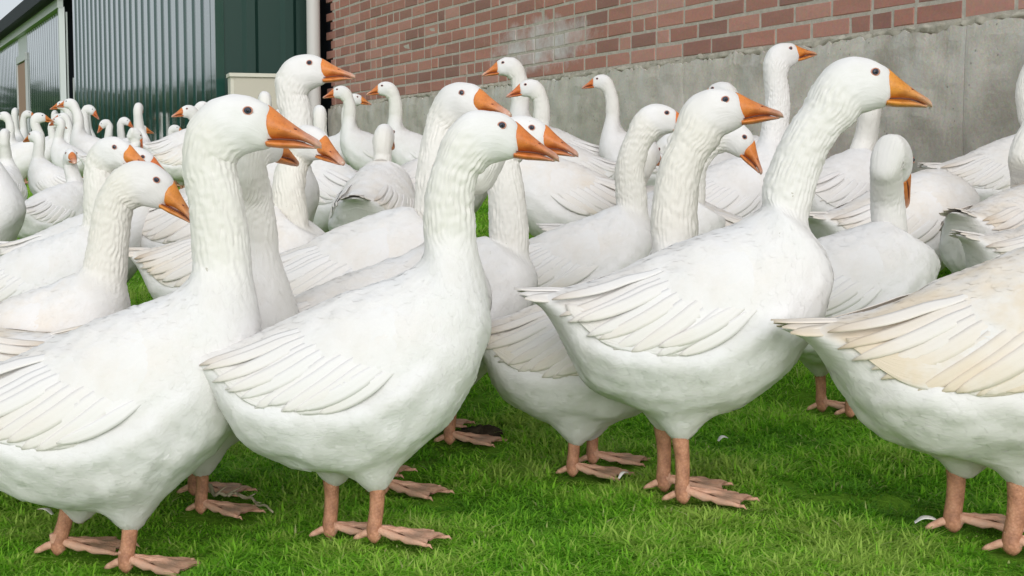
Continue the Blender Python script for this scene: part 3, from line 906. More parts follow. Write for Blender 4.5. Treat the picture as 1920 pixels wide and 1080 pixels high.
def goose(label, Y, cx, k=1.0, hd=0.0, eye=None, base=None, mids=(), eye_l=None, mids_l=None, base_l=None,
          hp=0.0, hy=0.0, bp=0.0, rn=1.0, hk=1.0, cream=.35, neckc=.55, lod=1, legs=((.06, -.055, 0), (-.02, .055, 0)),
          bill=(.5, .6), group='white geese of the flock on the lawn', dz=0.0, key=None, top=None, ez=.77, ex=.285, lift=0.0, furrow=1.0, sx=1.0):
    """one goose standing at depth Y, column cx; neck and head either from photo points in the bird's own
    vertical plane (eye, base, mids) or from local coordinates (eye_l, mids_l)"""
    global GOOSE_N
    GOOSE_N += 1
    seed = GOOSE_N * 17
    psi = R(hd)
    # origin on the ground
    py = 700.0
    cx_auto = cx is None
    if cx_auto: cx = eye[0]
    for _ in range(5):
        r = ray(cx, py); X = CAM[0] + r[0] / r[1] * Y
        gz = float(ground(X, Y)); py = float(proj((X, Y, gz))[1])
        if cx_auto:
            we = at(eye[0], eye[1], Y)
            k = float(np.clip((we[2] - gz) / ez, .72, 1.25))
            X = we[0] - math.cos(psi) * ex * k; Yt = Y
            cx = float(proj((X, Y, gz))[0])
        elif top is not None:
            k = float(np.clip((at(cx, top, Y)[2] - gz) / (eye_l[2] + .03), .6, 1.3))
    O = np.array([X, Y, gz + dz])
    d = np.array([math.cos(psi), math.sin(psi), 0]); nv = np.array([-math.sin(psi), math.cos(psi), 0])
    Mb = Matrix.Translation((0, 0, .27 + lift)) @ Matrix.Rotation(-R(bp), 4, 'Y') @ Matrix.Translation((0, 0, -.27))
    Mi = np.array(Mb.inverted())
    def pl(p):
        rr = ray(*p)
        t = ((O - CAM) @ nv) / (rr @ nv)
        w = CAM + rr * t - O
        q = np.array([w @ d / k, 0, w[2] / k, 1])
        return (Mi @ q)[:3]
    e3 = pl(eye) if eye is not None else np.array(eye_l if eye_l is not None else (EYE_L[0], 0, EYE_L[1]), float)
    bz = float(np.clip(e3[2] - .19, .47, BASE0[1]))
    b3 = pl(base) if base is not None else np.array(base_l if base_l is not None else (BASE0[0] + (BASE0[1] - bz) * .5, 0, bz), float)
    if mids_l is not None:
        m3 = [np.array(q, float) for q in mids_l]
    elif len(mids):
        m3 = [pl(q) for q in mids]
    else:
        m3 = []
    yaw = -R(hy) * (1 if math.cos(psi) >= 0 else -1)
    pit = R(hp - bp)
    if not m3:
        F = head_frame(e3, pit, yaw)
        h0 = e3 + F @ np.array([-.07, 0, -.054]) * hk
        m3 = [b3 * .55 + h0 * .45 + np.array([-.006, 0, .012])]
    root = empty('goose', O, psi, k)
    root.scale[0] = k * sx
    tag(root, label, 'goose', group)
    L = LOD[lod]
    cf = None
    ck = key and (key, lod)
    if ck and ck in _body_cache:
        me = _body_cache[ck]
    else:
        c = controls(b3, m3, e3, pit, yaw, rn, hk)
        nu, ns = {2: (230, 112), 1: (120, 60), 0: (80, 30)}[lod]
        v, f, a, PP, NN = loft(c, nu, ns, seed, {2: 1.0, 1: 1.0, 0: .5}[lod], furrow, [(q[0], q[1]) for q in legs])
        me = mesh_from('goose_body', v, f, M_PL, True, a)
        cf = contour_feathers(PP, NN, a, ns, seed, 4600 if lod == 2 else 1300) if lod else None
        if ck:
            _body_cache[ck] = me
    def kid(name, mesh, parent=root, M=None, color=None):
        o = link(name, mesh, parent, M)
        if color:
            o.color = color
        return o
    pc = (cream, neckc, 0, 1)
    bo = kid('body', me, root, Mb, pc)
    if cf is not None:
        co = kid('contour_feathers', cf, bo, None, pc); co['kind'] = 'stuff'
    for s in (1, -1):
        w = kid('wing', L['wing'][s][1], root, Mb, (min(1, cream * 1.0), 0, 0, 1))
        if lod:
            cv = kid('contour_feathers', L['wing'][s][0], w, None, (min(1, cream * 1.0), 0, 0, 1)); cv['kind'] = 'stuff'
            for fm, br in L['feathers'][s]:
                pv = fm['root'] if 'root' in fm else (0, 0, 0)
                jig = Matrix.Translation(pv) @ Matrix.Rotation(R(random.gauss(0, 1.6)), 4, 'Y') @ Matrix.Rotation(R(s * random.uniform(0, 1.1)), 4, 'Z') @ Matrix.Translation((-pv[0], -pv[1], -pv[2]))
                kid('wing_feather', fm, w, jig, (min(1, .12 + cream * 1.0) * random.uniform(.6, 1.3), 0, br * min(1, .3 + cream) * random.uniform(.5, 1.1), 1))
    if lod:
        for tm in L['tail']:
            kid('tail_feather', tm, root, Mb, (min(1, .2 + cream) * random.uniform(.6, 1.1), 0, .25 * cream, 1))
    F = head_frame(e3, pit, yaw)
    MH = Mb @ M3(F, e3, hk)
    bc = (bill[0], bill[1], 0, 1)
    u = kid('upper_bill', L['up'], root, MH, bc)
    lo = kid('lower_bill', L['lo'], root, MH, bc)
    if lod:
        kid('nail', L['nail'], u)
        for s in (1, -1):
            kid('nostril', L['nos'][s], u); kid('mouth_line', L['mouth'][s], lo)
    for s in (1, -1):
        e = kid('eye', L['eye'][s], root, MH)
        if lod:
            kid('pupil', L['pupil'][s], e); kid('eyelid', L['lid'][s], e)
    for q, (lx, ly, rot) in enumerate(legs):
        fx = lx + math.sin(R(rot)) * -.14
        wx = O[0] + k * (fx * sx * d[0] - ly * d[1]); wy = O[1] + k * (fx * sx * d[1] + ly * d[0])
        fz = float(ground(wx, wy)) - O[2]
        Ml = Matrix.Translation((lx, ly, LEGLEN + fz / k + .012)) @ Matrix.Rotation(R(rot), 4, 'Y')
        if lift > .03: Ml = Ml @ Matrix.Translation((0, 0, .0))
        lg = kid('leg', L['leg'], root, Ml)
        ft = kid('foot', L['foot'][q % 2], lg)
        toe = R(-8 if ly < 0 else 8)
        ft.matrix_basis = Matrix.Translation((0, 0, -LEGLEN - .004)) @ Matrix.Scale(1.10, 4) @ Matrix.Rotation(-R(rot), 4, 'Y') @ Matrix.Rotation(toe, 4, 'Z')
        FEET.append((wx, wy, psi + toe, k))
    return root

# ------------------------------------------------------------------ buildings
PHI = math.atan(FPX / 1220)
WD = np.array([math.cos(PHI), -math.sin(PHI), 0])          # along the wall towards the viewer's right
WN = np.array([-math.sin(PHI), -math.cos(PHI), 0])         # out of the wall
UP = np.array([0, 0, 1.0])
_p = at(1225, 119, 7.5)
WALL0, BRICK_Z = np.array([_p[0], _p[1], 0]), _p[2]
def wall_L(px):
    """distance along the wall of the column px"""
    r = ray(px, 150); a = r[0] / r[1]
    return (WALL0[0] - a * WALL0[1]) / (a * WD[1] - WD[0])
COURSE, BL_, BH_, JT = .0806, .2520, .0660, .0146

def brick_mat():
    m, n, l, b = new_mat('red_brick')
    oi = n.new('ShaderNodeObjectInfo'); geo = n.new('ShaderNodeNewGeometry'); tc = n.new('ShaderNodeTexCoord')
    at_ = n.new('ShaderNodeAttribute'); at_.attribute_name = 'tone'
    rnd = math_(n, l, 'FRACT', math_(n, l, 'ADD', oi.outputs['Random'], at_.outputs['Fac']))
    rr = ramp(n, [(0, (.25, .125, .10)), (.35, (.36, .165, .125)), (.7, (.43, .195, .148)), (1, (.48, .26, .21))]); l.new(rnd, rr.inputs[0])
    n1 = N(n, 'ShaderNodeTexNoise', Scale=60.0, Detail=5.0, Roughness=.7); l.new(geo.outputs['Position'], n1.inputs['Vector'])
    c = mixc(n, l, .35, rr.outputs[0], n1.outputs['Color'], 'OVERLAY')
    n5 = N(n, 'ShaderNodeTexNoise', Scale=2.3, Detail=3.0); l.new(geo.outputs['Position'], n5.inputs['Vector'])
    c = mixc(n, l, math_(n, l, 'MULTIPLY', n5.outputs['Fac'], .30), c, (.40, .28, .24))
    # lime bloom: one washed-out patch on the wall
    pc = WALL0 + WD * wall_L(1005) + UP * (BRICK_Z + .20)
    vs = n.new('ShaderNodeVectorMath'); vs.operation = 'SUBTRACT'; l.new(geo.outputs['Position'], vs.inputs[0]); vs.inputs[1].default_value = tuple(pc)
    dd = n.new('ShaderNodeVectorMath'); dd.operation = 'DOT_PRODUCT'; l.new(vs.outputs[0], dd.inputs[0]); dd.inputs[1].default_value = tuple(WD)
    dz = n.new('ShaderNodeSeparateXYZ'); l.new(vs.outputs[0], dz.inputs[0])
    a = math_(n, l, 'POWER', math_(n, l, 'ABSOLUTE', math_(n, l, 'DIVIDE', dd.outputs['Value'], .78)), 2.0)
    z = math_(n, l, 'POWER', math_(n, l, 'ABSOLUTE', math_(n, l, 'DIVIDE', dz.outputs[2], .17)), 2.0)
    n2 = N(n, 'ShaderNodeTexNoise', Scale=7.0, Detail=6.0, Roughness=.7); l.new(geo.outputs['Position'], n2.inputs['Vector'])
    g = math_(n, l, 'SUBTRACT', math_(n, l, 'SUBTRACT', 1.25, math_(n, l, 'ADD', a, z)), math_(n, l, 'MULTIPLY', math_(n, l, 'SUBTRACT', n2.outputs['Fac'], .42), 2.6))
    g = math_(n, l, 'MULTIPLY', g, .8, True)
    c = mixc(n, l, g, c, (.58, .55, .54))
    n3 = N(n, 'ShaderNodeTexNoise', Scale=24.0, Detail=6.0, Roughness=.75); l.new(geo.outputs['Position'], n3.inputs['Vector'])
    sp = ramp(n, [(.62, (0, 0, 0)), (.74, (1, 1, 1))]); l.new(n3.outputs['Fac'], sp.inputs[0])
    c = mixc(n, l, math_(n, l, 'MULTIPLY', sp.outputs[0], .22), c, (.50, .46, .42))
    l.new(c, b.inputs['Base Color'])
    l.new(bump(n, l, n1.outputs['Fac'], .35, .004), b.inputs['Normal'])
    b.inputs['Roughness'].default_value = .85
    b.inputs['Specular IOR Level'].default_value = .2
    return m

def mortar_mat(name, c0, c1, sc_=30.0):
    m, n, l, b = new_mat(name)
    geo = n.new('ShaderNodeNewGeometry')
    n1 = N(n, 'ShaderNodeTexNoise', Scale=sc_, Detail=6.0, Roughness=.7); l.new(geo.outputs['Position'], n1.inputs['Vector'])
    rr = ramp(n, [(.3, c0), (.7, c1)]); l.new(n1.outputs['Fac'], rr.inputs[0])
    l.new(rr.outputs[0], b.inputs['Base Color'])
    l.new(bump(n, l, n1.outputs['Fac'], .6, .008), b.inputs['Normal'])
    b.inputs['Roughness'].default_value = .95
    b.inputs['Specular IOR Level'].default_value = .1
    return m

def concrete_mat():
    m, n, l, b = new_mat('weathered_concrete')
    geo = n.new('ShaderNodeNewGeometry')
    mp = N(n, 'ShaderNodeMapping'); mp.inputs['Scale'].default_value = (1.4, 1.4, 1.8); l.new(geo.outputs['Position'], mp.inputs[0])
    n1 = N(n, 'ShaderNodeTexNoise', Scale=2.2, Detail=8.0, Roughness=.72); l.new(mp.outputs[0], n1.inputs['Vector'])
    rr = ramp(n, [(.30, (.34, .31, .26)), (.5, (.48, .445, .385)), (.72, (.60, .565, .50))]); l.new(n1.outputs['Fac'], rr.inputs[0])
    n2 = N(n, 'ShaderNodeTexNoise', Scale=95.0, Detail=4.0, Roughness=.7); l.new(geo.outputs['Position'], n2.inputs['Vector'])
    c = mixc(n, l, .3, rr.outputs[0], n2.outputs['Color'], 'OVERLAY')
    # runs of lime under the top edge
    mp2 = N(n, 'ShaderNodeMapping'); mp2.inputs['Scale'].default_value = (9, 9, 3.0); l.new(geo.outputs['Position'], mp2.inputs[0])
    n3 = N(n, 'ShaderNodeTexNoise', Scale=1.0, Detail=5.0, Roughness=.7); l.new(mp2.outputs[0], n3.inputs['Vector'])
    sz = n.new('ShaderNodeSeparateXYZ'); l.new(geo.outputs['Position'], sz.inputs[0])
    g = n.new('ShaderNodeMapRange'); g.inputs[1].default_value = BRICK_Z - .50; g.inputs[2].default_value = BRICK_Z - .03; l.new(sz.outputs[2], g.inputs[0])
    r3 = ramp(n, [(.48, (0, 0, 0)), (.66, (1, 1, 1))]); l.new(n3.outputs['Fac'], r3.inputs[0])
    c = mixc(n, l, math_(n, l, 'MULTIPLY', math_(n, l, 'MULTIPLY', r3.outputs[0], g.outputs[0]), .55), c, (.52, .52, .50))
    # dark brown towards the bottom
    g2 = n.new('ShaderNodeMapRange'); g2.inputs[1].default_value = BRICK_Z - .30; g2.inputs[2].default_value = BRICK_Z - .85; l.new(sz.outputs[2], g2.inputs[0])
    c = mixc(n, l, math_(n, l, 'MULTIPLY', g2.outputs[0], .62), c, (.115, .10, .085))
    # small voids
    vo = N(n, 'ShaderNodeTexVoronoi', Scale=30.0, Randomness=1.0); l.new(geo.outputs['Position'], vo.inputs['Vector'])
    n4 = N(n, 'ShaderNodeTexNoise', Scale=6.0, Detail=2.0); l.new(geo.outputs['Position'], n4.inputs['Vector'])
    pit = math_(n, l, 'MULTIPLY', math_(n, l, 'LESS_THAN', vo.outputs['Distance'], .13), math_(n, l, 'GREATER_THAN', n4.outputs['Fac'], .57))
    c = mixc(n, l, math_(n, l, 'MULTIPLY', pit, .45), c, (.09, .085, .075))
    l.new(c, b.inputs['Base Color'])
    nb = bump(n, l, n2.outputs['Fac'], .45, .004)
    nb = bump(n, l, n1.outputs['Fac'], .5, .02, nb)
    nb2 = n.new('ShaderNodeBump'); nb2.invert = True; nb2.inputs['Strength'].default_value = .8; nb2.inputs['Distance'].default_value = .006
    l.new(pit, nb2.inputs['Height']); l.new(nb, nb2.inputs['Normal'])
    l.new(nb2.outputs[0], b.inputs['Normal'])
    b.inputs['Roughness'].default_value = .9
    b.inputs['Specular IOR Level'].default_value = .2
    return m

M_BRICK = brick_mat()
M_MORT = mortar_mat('mortar', (.37, .335, .285), (.54, .49, .425))
M_MBED = mortar_mat('mortar_bed', (.26, .24, .19), (.50, .465, .39), 12.0)
M_CONC = concrete_mat()

def build_brick_barn():
    L0, L1 = wall_L(621), wall_L(1920) + 3.6
    top = 3.2
    o0 = WALL0 + WD * L0
    root = empty('brick_barn', (o0[0], o0[1], 0.2))
    tag(root, 'red brick barn wall on a bare grey concrete plinth behind the geese', 'barn')
    inv = Matrix.Translation(root.location).inverted()
    mb = MB()
    mb.box(WALL0 + WD * (L0 + .05) + UP * BRICK_Z - WN * .35, WD * (L1 - L0 - .05), WN * .3478, UP * (top - BRICK_Z))
    wall = link('mortar_wall', mb.mesh('mortar_wall', M_MORT), root, inv)
    # brick shapes, front face towards -Y of the mesh, a little worn
    def brick_mesh(ln, seed):
        r = np.random.default_rng(seed)
        j = lambda s: r.uniform(-s, s)
        d, c = .06, .003
        v = []
        for (x, z) in ((0, 0), (ln, 0), (ln, BH_), (0, BH_)):
            v.append((x, d, z))
        for (x, z) in ((0, 0), (ln, 0), (ln, BH_), (0, BH_)):
            v.append((x + j(.0015), c, z + j(.0015)))
        for (x, z) in ((c, c), (ln - c, c), (ln - c, BH_ - c), (c, BH_ - c)):
            v.append((x + j(.002), j(.0012), z + j(.002)))
        v.append((ln / 2 + j(.02), j(.0015), BH_ / 2 + j(.01)))
        f = [(0, 3, 2, 1)]
        for i in range(4):
            k = (i + 1) % 4
            f += [(i, k, 4 + k, 4 + i), (4 + i, 4 + k, 8 + k, 8 + i), (8 + i, 8 + k, 12)]
        return mesh_from('brick', v, f, M_BRICK, False)
    def bank(ln, s):
        return [brick_mesh(ln, s + q) for q in range(5)]
    full, half = bank(BL_, 100), bank((BL_ - JT) / 2, 200)
    rowlist = []
    for rI in range(int((top - BRICK_Z) / COURSE)):
        r = random.Random(rI * 7 + 1)
        L = L0 - (.13 if rI % 2 else 0)
        first = True
        while L < L1:
            isfull = r.random() < .72
            if first:
                isfull = bool(rI % 2); first = False
            ln = BL_ if isfull else (BL_ - JT) / 2
            rowlist.append((rI, L, isfull, ln, r.random()))
            L += ln + JT + r.uniform(-.002, .003)
    ang = math.atan2(WD[1], WD[0])
    vis, rest = [], []
    for it in rowlist:
        rI, L, isfull, ln, rr = it
        c = WALL0 + WD * (L + ln / 2) + UP * (BRICK_Z + JT + rI * COURSE + BH_ / 2)
        p = proj(c)
        inside = c[1] > .5 and -40 < p[0] < 1965 and -18 < p[1] < 1080
        (vis if inside else rest).append((c[1], it))
    vis.sort(key=lambda q: q[0])
    rest += vis[298:]
    vis = vis[:298]
    for _, (rI, L, isfull, ln, rr) in vis:
        p = WALL0 + WD * L + UP * (BRICK_Z + JT + rI * COURSE + random.uniform(-.0015, .0015)) + WN * random.uniform(-.0012, .0020)
        M = inv @ Matrix.Translation(p) @ Matrix.Rotation(ang + random.uniform(-.004, .004), 4, 'Z')
        me = random.choice(full if isfull else half)
        o = link('brick', me, wall, wall.matrix_basis.inverted() @ M)
    V, Fc, tone, nv = [], [], [], 0
    for _, (rI, L, isfull, ln, rr) in rest:
        p = WALL0 + WD * L + UP * (BRICK_Z + JT + rI * COURSE)
        me = random.choice(full if isfull else half)
        vv = np.array([q.co[:] for q in me.vertices])
        V.append(p + vv[:, :1] * WD - vv[:, 1:2] * WN + vv[:, 2:] * UP)
        Fc += [tuple(i + nv for i in q.vertices) for q in me.polygons]
        tone += [random.random()] * len(vv); nv += len(vv)
    me = mesh_from('brick_rest', np.concatenate(V), Fc, M_BRICK, False, dict(tone=tone))
    o = link('brick', me, wall, None); o['kind'] = 'stuff'
    # concrete plinth, cast in bays; the joints are real gaps
    cuts = [L0 - .05] + [wall_L(q) for q in (760, 930, 1035, 1288, 1815)] + [wall_L(1920) + .9, L1]
    nz = SineNoise(21, 6); nz2 = SineNoise(22, 30)
    for a, b in zip(cuts[:-1], cuts[1:]):
        nL, nz_ = max(6, int((b - a) / .02)), 14
        a2, b2 = a + .0015, b - .0015
        LL = np.linspace(a2, b2, nL)
        topz = np.array([BRICK_Z - .018 + .006 * float(nz(np.array([q, 0, 0]))) + .004 * float(nz2(np.array([q, 1, 0]))) for q in LL])
        zb = -.6
        tt = np.concatenate([np.linspace(0, .75, 6), np.linspace(.80, 1, 8)])
        Vv, off = [], []
        for iz, t in enumerate(tt):
            for iL, q in enumerate(LL):
                z = zb + (topz[iL] - zb) * t
                w = .020 + .0025 * float(nz(np.array([q, z, 3.0]))) + (-.002 if iL in (0, nL - 1) else 0) - (.006 if t > .995 else 0)
                Vv.append(WALL0 + WD * q + UP * z + WN * w)
        base = len(Vv)
        for iL, q in enumerate(LL):
            Vv.append(WALL0 + WD * q + UP * topz[iL] - WN * .30)
        for iL, q in enumerate(LL):
            Vv.append(WALL0 + WD * q + UP * zb - WN * .30)
        F_ = []
        R_ = len(tt)
        for iz in range(R_ - 1):
            for iL in range(nL - 1):
                F_.append((iz * nL + iL, iz * nL + iL + 1, (iz + 1) * nL + iL + 1, (iz + 1) * nL + iL))
        for iL in range(nL - 1):
            F_.append(((R_ - 1) * nL + iL, (R_ - 1) * nL + iL + 1, base + iL + 1, base + iL))
        F_.append([iz * nL for iz in range(R_)] + [base, base + nL])
        F_.append(list(reversed([iz * nL + nL - 1 for iz in range(R_)] + [base + nL - 1, base + 2 * nL - 1])))
        link('concrete_panel', mesh_from('concrete_panel', Vv, F_, M_CONC, False), root, inv)
    # lumpy bed of mortar squeezed out between plinth and first course
    LL = np.arange(L0 - .03, L1, .012)
    V, F_ = [], []
    n1, n2, n3 = SineNoise(31, 3), SineNoise(32, 11), SineNoise(33, 34)
    K = 9
    for q in LL:
        c = np.array([q, 0, 0.])
        t = .003 + .003 * float(n1(c)) + .004 * float(n2(c)) + .003 * float(n3(c))
        lo = BRICK_Z - .018 + .006 * float(nz(c)) - .004 - max(0, .022 * float(n1(c + 5)) + .010 * float(n2(c + 3)))
        hi = BRICK_Z + .012 + .003 * float(n2(c + 2))
        for k in range(K):
            s = k / (K - 1)
            b = math.sin(s * math.pi) ** .6
            cc = np.array([q, s * .04, 7.])
            V.append(WALL0 + WD * q + UP * (lo + (hi - lo) * s) + WN * (-.012 + b * (max(.002, t) + .014) + .003 * float(n3(cc)) * b))
    for i in range(len(LL) - 1):
        for k in range(K - 1):
            F_.append((i * K + k, (i + 1) * K + k, (i + 1) * K + k + 1, i * K + k + 1))
    link('mortar_bed', mesh_from('mortar_bed', V, F_, M_MBED, True), root, inv)
    return L0

L_LEFT = build_brick_barn()

# --- green sheet-metal building
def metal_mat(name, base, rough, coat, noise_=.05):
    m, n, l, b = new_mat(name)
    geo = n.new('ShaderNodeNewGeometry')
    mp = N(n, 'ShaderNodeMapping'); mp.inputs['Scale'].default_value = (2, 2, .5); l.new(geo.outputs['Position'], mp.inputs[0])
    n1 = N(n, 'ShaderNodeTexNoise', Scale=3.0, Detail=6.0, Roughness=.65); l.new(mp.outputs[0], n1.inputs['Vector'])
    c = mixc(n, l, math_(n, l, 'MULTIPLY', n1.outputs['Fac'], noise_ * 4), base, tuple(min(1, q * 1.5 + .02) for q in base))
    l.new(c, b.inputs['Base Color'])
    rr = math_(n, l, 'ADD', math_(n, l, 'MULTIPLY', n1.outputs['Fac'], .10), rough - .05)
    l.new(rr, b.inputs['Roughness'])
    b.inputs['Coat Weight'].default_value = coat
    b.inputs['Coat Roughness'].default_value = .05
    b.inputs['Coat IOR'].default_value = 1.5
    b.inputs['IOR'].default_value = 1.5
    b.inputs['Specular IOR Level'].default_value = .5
    return m
M_GREEN = metal_mat('green_cladding', (.010, .052, .040), .14, 1.0)
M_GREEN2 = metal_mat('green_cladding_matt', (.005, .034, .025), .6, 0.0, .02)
M_DARK = plain('gap_shade', (.012, .014, .022), .7, .2)
M_PVC = plain('grey_pvc_pipe', (.56, .54, .52), .45)
M_LGREY = plain('pale_metal_trim', (.52, .54, .54), .45)
M_FASC = plain('dark_roof_edge', (.02, .023, .032), .7)
M_DOOR = plain('brown_door', (.36, .22, .16), .6)
M_CAB = plain('cream_cabinet', (.60, .575, .49), .5)
M_CAB2 = plain('cream_cabinet_door', (.50, .47, .39), .55)
M_BLACK = plain('black_plastic', (.02, .02, .02), .4)

def corrugated(o, d, nrm_, length, z0, z1, pitch, depth, mat, name, parent, inv, sheet=1.11, flat=.52):
    """trapezoid sheets along d from o; each sheet its own part"""
    L = 0
    k = 0
    while L < length - 1e-6:
        ln = min(sheet, length - L)
        prof = []
        q = 0.0
        while q < ln - 1e-6:
            for fr, h in ((0, 0), (flat, 0), (flat + .10, 1), (.90, 1), (1.0, 0)):
                x = q + fr * pitch
                if x <= ln + 1e-6:
                    prof.append((x, h * depth))
            q += pitch
        prof = sorted(set((round(a, 5), b) for a, b in prof))
        V, F = [], []
        lift = .0015 * (k % 2)
        for (x, h) in prof:
            for z in (z0, z1):
                for w in (0, -.004):
                    V.append(np.asarray(o) + d * (L + x) + nrm_ * (h + w + lift) + UP * z)
        m = len(prof)
        for i in range(m - 1):
            a, b = i * 4, (i + 1) * 4
            F += [(a, b, b + 2, a + 2), (a + 1, a + 3, b + 3, b + 1), (a + 2, b + 2, b + 3, a + 3), (a, a + 1, b + 1, b)]
        F += [(0, 2, 3, 1), ((m - 1) * 4, (m - 1) * 4 + 1, (m - 1) * 4 + 3, (m - 1) * 4 + 2)]
        link(name, mesh_from(name, V, F, mat, False), parent, inv)
        L += ln; k += 1

def build_green_barn():
    e = WALL0 + WD * wall_L(601)
    PERP = -WN                                              # from the corner towards the brick wall plane
    # corner so that it shows at column 410
    a = (lambda r: r[0] / r[1])(ray(410, 150))
    t = (e[0] - a * e[1]) / (-WN[0] + a * WN[1]) * -1 if False else None
    # e + WN*t on ray a : e0 + n0 t = a (e1 + n1 t)
    t = (a * e[1] - e[0]) / (WN[0] - a * WN[1])
    Q = e + WN * t
    a2 = (lambda r: r[0] / r[1])(ray(139, 150))
    ln = (a2 * Q[1] - Q[0]) / (-WD[0] + a2 * WD[1])
    root = empty('green_barn', (Q[0], Q[1], .3))
    tag(root, 'glossy green corrugated metal barn reflecting the pale sky, left of the brick wall', 'barn')
    inv = Matrix.Translation(root.location).inverted()
    z0, z1 = .3, 5.0
    corrugated(Q, -WD, WN, ln, z0, z1, .37, .0165, M_GREEN, 'cladding_panel', root, inv, 1.11)
    # return face
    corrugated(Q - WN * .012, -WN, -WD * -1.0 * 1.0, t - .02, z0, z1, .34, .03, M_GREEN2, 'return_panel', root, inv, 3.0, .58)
    mb = MB()
    mb.box(Q - WN * .05 + WD * .002 + UP * z0, WD * .010, WN * .075, UP * (z1 - z0))
    mb.box(Q - WD * .155 + WN * .020 + UP * z0, WD * .1565, WN * .006, UP * (z1 - z0))
    link('corner_trim', mb.mesh('corner_trim', M_GREEN), root, inv)
    mb = MB()
    mb.box(Q - WD * ln + WN * -.20 + UP * z0, WD * (ln - .02), WN * .18, UP * (z1 - z0))
    mb.box(Q - WN * .15 - WD * .06 + UP * z0, -WN * (t - .15), -WD * .2, UP * (z1 - z0))
    mb.box(Q - WN * (t + .12) - WD * 1.6 + UP * z0, WD * 2.6, -WN * .06, UP * (z1 - z0))  # dark backing sheet standing in for the shade between the barns
    link('inner_wall', mb.mesh('inner_wall', M_DARK), root, inv)
    mb = MB()
    mb.box(Q - WD * ln + WN * .003 + UP * -.2, WD * (ln - .02), WN * .06, UP * .5)
    link('base_rail', mb.mesh('base_rail', M_LGREY), root, inv)
    # near-black panel painted as the shade of the far opening, with post and bar
    far = Q - WD * ln
    mb = MB()
    ga, gb = at(115, 200, 28.5), at(152, 200, 28.5)
    mb.box(np.array([ga[0], 28.5, 0]), np.array([gb[0] - ga[0], 0, 0]), np.array([0, .3, 0]), UP * 4.8)
    link('doorway_shade', mb.mesh('doorway_shade', M_DARK), root, inv)
    mb = MB()
    mb.box(far - WD * .14 - WN * .06 + UP * .2, WD * .06, WN * .06, UP * 1.85)
    mb.box(far - WD * .36 - WN * .30 + UP * 2.2, WD * .04, WN * .04, UP * 1.3)
    link('door_post', mb.mesh('door_post', M_LGREY), root, inv)
    return Q, t, far

Q_COR, T_RET, G_FAR = build_green_barn()

def build_far_shed():
    # long low shed beyond the gap
    a = (lambda r: r[0] / r[1])(ray(119, 100))
    Y0 = 26.0
    P0 = np.array([a * Y0, Y0, 0])
    ang = math.atan2(FPX, 1284.0)
    d = np.array([-math.cos(ang), math.sin(ang), 0]); n = np.array([-math.sin(ang), -math.cos(ang), 0])
    ez = at(117, 16, Y0)[2]
    root = empty('metal_shed', (P0[0], P0[1], .5))
    tag(root, 'long low metal shed with a dark overhanging roof edge and brown door, far left', 'shed')
    inv = Matrix.Translation(root.location).inverted()
    ln = 30.0
    da = lambda px: (lambda r: ((r[0] / r[1]) * P0[1] - P0[0]) / (d[0] - (r[0] / r[1]) * d[1]))(ray(px, 150))
    l0, l1 = da(52), da(36)
    corrugated(P0, d, n, l0 - .02, .3, ez, .30, .006, M_GREEN, 'cladding_panel', root, inv, 1.2)
    corrugated(P0 + d * (l1 + .02), d, n, ln - l1, .3, ez, .30, .006, M_GREEN, 'cladding_panel', root, inv, 1.2)
    mb = MB(); mb.box(P0 + d * (l0 - .02) - n * .05 + UP * 3.20, d * (l1 - l0 + .04), n * .05, UP * (ez - 3.20))
    mb.box(P0 + d * .06 - n * .09 + UP * .2, d * ln, n * .03, UP * (ez - .25))
    link('inner_wall', mb.mesh('inner_wall', M_LGREY), root, inv)
    mb = MB(); mb.box(P0 + d * l0 - n * .03 + UP * .3, d * (l1 - l0), n * .05, UP * 2.72)
    dr = link('door', mb.mesh('door', M_DOOR), root, inv)
    mb = MB()
    for q in (l0 - .06, l1):
        mb.box(P0 + d * q - n * .04 + UP * .3, d * .06, n * .09, UP * 2.74)
    mb.box(P0 + d * (l0 - .06) - n * .04 + UP * 3.045, d * (l1 - l0 + .12), n * .09, UP * .15)
    link('door_frame', mb.mesh('door_frame', M_LGREY), root, inv)
    v, f = tube([P0 + d * (l0 + .18) + n * .03 + UP * 1.25, P0 + d * (l0 + .18) + n * .09 + UP * 1.25, P0 + d * (l0 + .4) + n * .09 + UP * 1.25], [.02, .02, .018], 6)
    link('handle', mesh_from('handle', v, f, M_LGREY), dr, dr.matrix_basis.inverted() @ inv)
    mb = MB()
    mb.box(P0 - d * .1 - n * .02 + UP * .3, d * .1, n * .10, UP * (ez - .3 + .02))
    link('corner_post', mb.mesh('corner_post', M_LGREY), root, inv)
    mb = MB(); mb.box(P0 - d * .1 + n * .001 + UP * (ez + .002), d * (ln + .2), n * .10, UP * .16)
    link('eaves_board', mb.mesh('eaves_board', M_LGREY), root, inv)
    # roof: thick dark edge, sloping up and away
    mb = MB()
    sl = nrm(-n + UP * .36)
    mb.box(P0 - d * .45 + n * .32 + UP * (ez + .165), d * (ln + .8), sl * 6.0, UP * .26)
    link('roof', mb.mesh('roof', M_FASC), root, inv)

build_far_shed()

